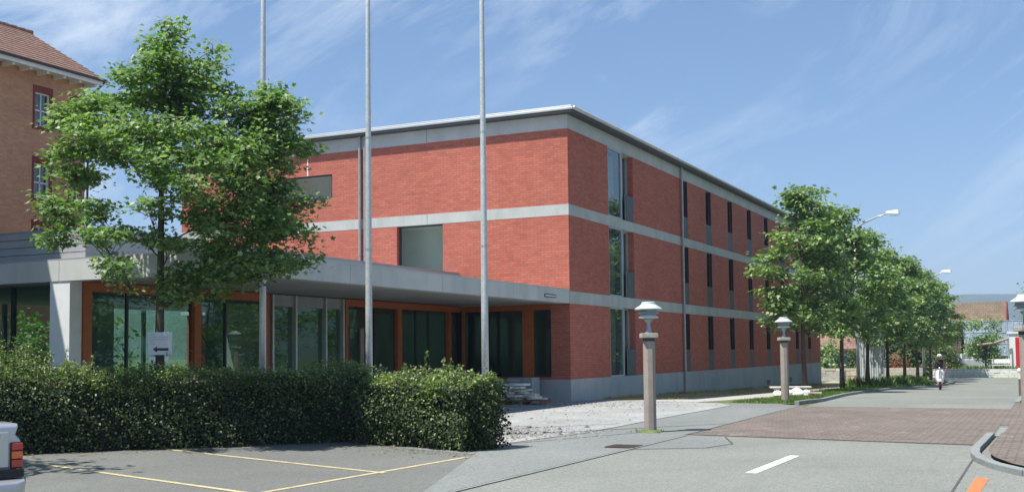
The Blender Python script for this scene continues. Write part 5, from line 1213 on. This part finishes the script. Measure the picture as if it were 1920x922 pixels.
# kiosk
kk = thing('red_kiosk', 'narrow white booth with a red door on the bank at the right edge', 'booth', (-2.6, 100.6, -0.3))
MB().box(-0.65, 0.75, -0.4, 0.4, 0, 3.0).build('cabin', M['white'], kk, bevel=0.02)
MB().box(-0.2, 0.6, -0.43, -0.402, 0.1, 2.7).build('door', simple('signal_red', (0.52, 0.02, 0.03), 0.45), kk)
MB().box(-0.8, 0.9, -0.5, 0.5, 3.0, 3.16).build('roof', M['white'], kk)
bb = thing('barrier_boom', 'sloping pale wooden boom reaching left from the red booth', 'barrier', (-3.3, 99.8, -0.3))
MB().tube([(0, 0, 2.6), (-1.1, 0, 2.25), (-2.4, 0.1, 2.1)], 0.09, 8).build('boom', M['wood'], bb); MB().tube([(-0.02, 0, 0), (-0.02, 0, 2.7)], 0.06, 8).build('post', M['steel'], bb)
# dark parked car far away
dc = thing('dark_car', 'small dark parked car seen far away beside the raised bank', 'car', (-8.2, 112.5, -0.8), math.pi/2)
dp = simple('dark_car_paint', (0.02, 0.035, 0.04), 0.3, 0.2, 0.05, 3, coat=0.5)
hw = 0.8
loft([(-2.0, [(hw, .3), (hw, .6), (.5, .72), (-.5, .72), (-hw, .6), (-hw, .3)]), (-1.0, [(hw, .25), (hw, .8), (.6, .92), (-.6, .92), (-hw, .8), (-hw, .25)]), (1.4, [(hw, .25), (hw, .85), (.6, .95), (-.6, .95), (-hw, .85), (-hw, .25)]), (2.0, [(hw, .35), (hw, .75), (.5, .85), (-.5, .85), (-hw, .75), (-hw, .35)])], dp, 'body', dc)
loft([(-1.1, [(.7, .9), (.6, .95), (-.6, .95), (-.7, .9)]), (-0.5, [(.7, .9), (.55, 1.35), (-.55, 1.35), (-.7, .9)]), (0.9, [(.7, .9), (.55, 1.4), (-.55, 1.4), (-.7, .9)]), (1.5, [(.7, .9), (.6, .95), (-.6, .95), (-.7, .9)])], M['glass'], 'cabin', dc)
for x in (-1.3, 1.25):
    for y in (-0.72, 0.72): MB().tube([(x, y-0.09, .28), (x, y+0.09, .28)], .28, 16).build('wheel', M['black'], dc)
# sapling on the bank
put_tree('sapling', 'young bushy tree on the raised bank before the greenhouse', 'tree', (-5.15, 101.5, -0.3), *tree_meshes('sapling', [(0, 0, -0.1), (0, 0, 1.5), (0.1, 0, 3), (0, 0, 4.4)], 0.06,
    [((rt_.uniform(-1.0, 1.0), rt_.uniform(-0.9, 0.9), rt_.uniform(0.7, 4.2)), rt_.uniform(0.45, 0.65)) for _ in range(34)], 0.2, 11, 'simple', M['leaf2'], 31, 46, (0.5, 0)))
# white clutter on the bank
wb = thing('white_bench', 'small white bench standing on the bank left of the red booth', 'bench', (-3.9, 99.5, -0.3))
MB().box(-0.7, 0.7, -0.2, 0.2, 0.42, 0.48).build('seat', M['white'], wb); MB().box(-0.7, 0.7, 0.2, 0.25, 0.6, 0.95).build('backrest', M['white'], wb)
for x in (-0.65, 0.59): MB().box(x, x+0.06, -0.18, 0.25, 0, 0.95 if False else 0.42).build('leg', M['white'], wb)
# bollard by the right picture edge
bl = thing('bollard', 'waist-high dark bollard with a white ball top by the right kerb', 'bollard', (-1.13, 45.0, g(45)))
MB().tube([(0, 0, -0.05), (0, 0, 0.62)], [0.075, 0.07], 12).build('shaft', simple('brown_shaft', (0.13, 0.10, 0.09), 0.8), bl)
MB().tube([(0, 0, 0.62), (0, 0, 0.84)], [0.085, 0.085], 12).build('collar', M['stone'], bl)
MB().add(*ellipsoid((0, 0, 0.93), (0.105, 0.105, 0.10), 14, 8)).build('ball', M['white'], bl, smooth=True)

# hills
def hill(name, pts, dist_w, mat, label):
    """ridge line pts [(x, y, z)], falling off to both sides with depth dist_w"""
    mb = MB(); n = len(pts); r = random.Random(len(pts)); P3 = [Vector(p) for p in pts]; V = []
    d = (P3[-1]-P3[0]); d.z = 0; d.normalize(); nn = Vector((-d.y, d.x, 0))
    rows__ = [(-1.0, 0.0), (-0.6, 0.45), (-0.25, 0.86), (0, 1.0), (0.5, 0.5), (1.0, 0.0)]
    for k, (a, f) in enumerate(rows__):
        for i, p in enumerate(P3):
            j = r.uniform(-0.04, 0.04) if 0 < f < 1 else 0
            q = p+nn*a*dist_w; V.append((q.x, q.y, -0.8+(p.z+0.8)*(f+j)-(1 if f == 0 else 0)))
    F = [(k*n+i, k*n+i+1, (k+1)*n+i+1, (k+1)*n+i) for k in range(5) for i in range(n-1)]
    o = mb.add(V, F).build(name, mat, smooth=True); return tag(o, label=label, kind='structure')
M['wooded'] = simple('wooded_hillside', (0.040, 0.065, 0.030), 1.0, 0, 0.4, 0.012, fine=0.08)
rh = random.Random(2)
hill('hills', [(-3200+i*160, 2650, 126+11*math.sin(i*0.55)+5*math.sin(i*1.7)+rh.uniform(-3, 3)) for i in range(40)], 700, M['wooded'], 'long distant ridge on the horizon')
hill('hills', [(-500+i*60, 1250, 10+26*math.exp(-((i-8.6)/1.6)**2)+rh.uniform(-1, 1)) for i in range(30)], 260, M['wooded'], 'low wooded hill nearer, at the right')
hill('hills', [(-1080+i*30-40, 560+i*16, 62+10*math.sin(i*0.5)+rh.uniform(-2, 2)-max(0, i-15)*5) for i in range(28)], 200, M['wooded'], 'wooded hillside behind the left buildings')

# haze: the air between here and the hills
hz = N('air'); pv = hz.n('ShaderNodeVolumePrincipled', {'Color': (0.56, 0.70, 0.92, 1), 'Density': 0.00034, 'Anisotropy': 0.0})
hz.t.links.new(pv.outputs[0], hz.out.inputs['Volume'])
tag(MB().box(-5000, 5000, -60, 3500, -3.0, 200).build('haze', hz.m), 'thin pale summer haze filling the air over the whole scene', 'haze', kind='stuff')
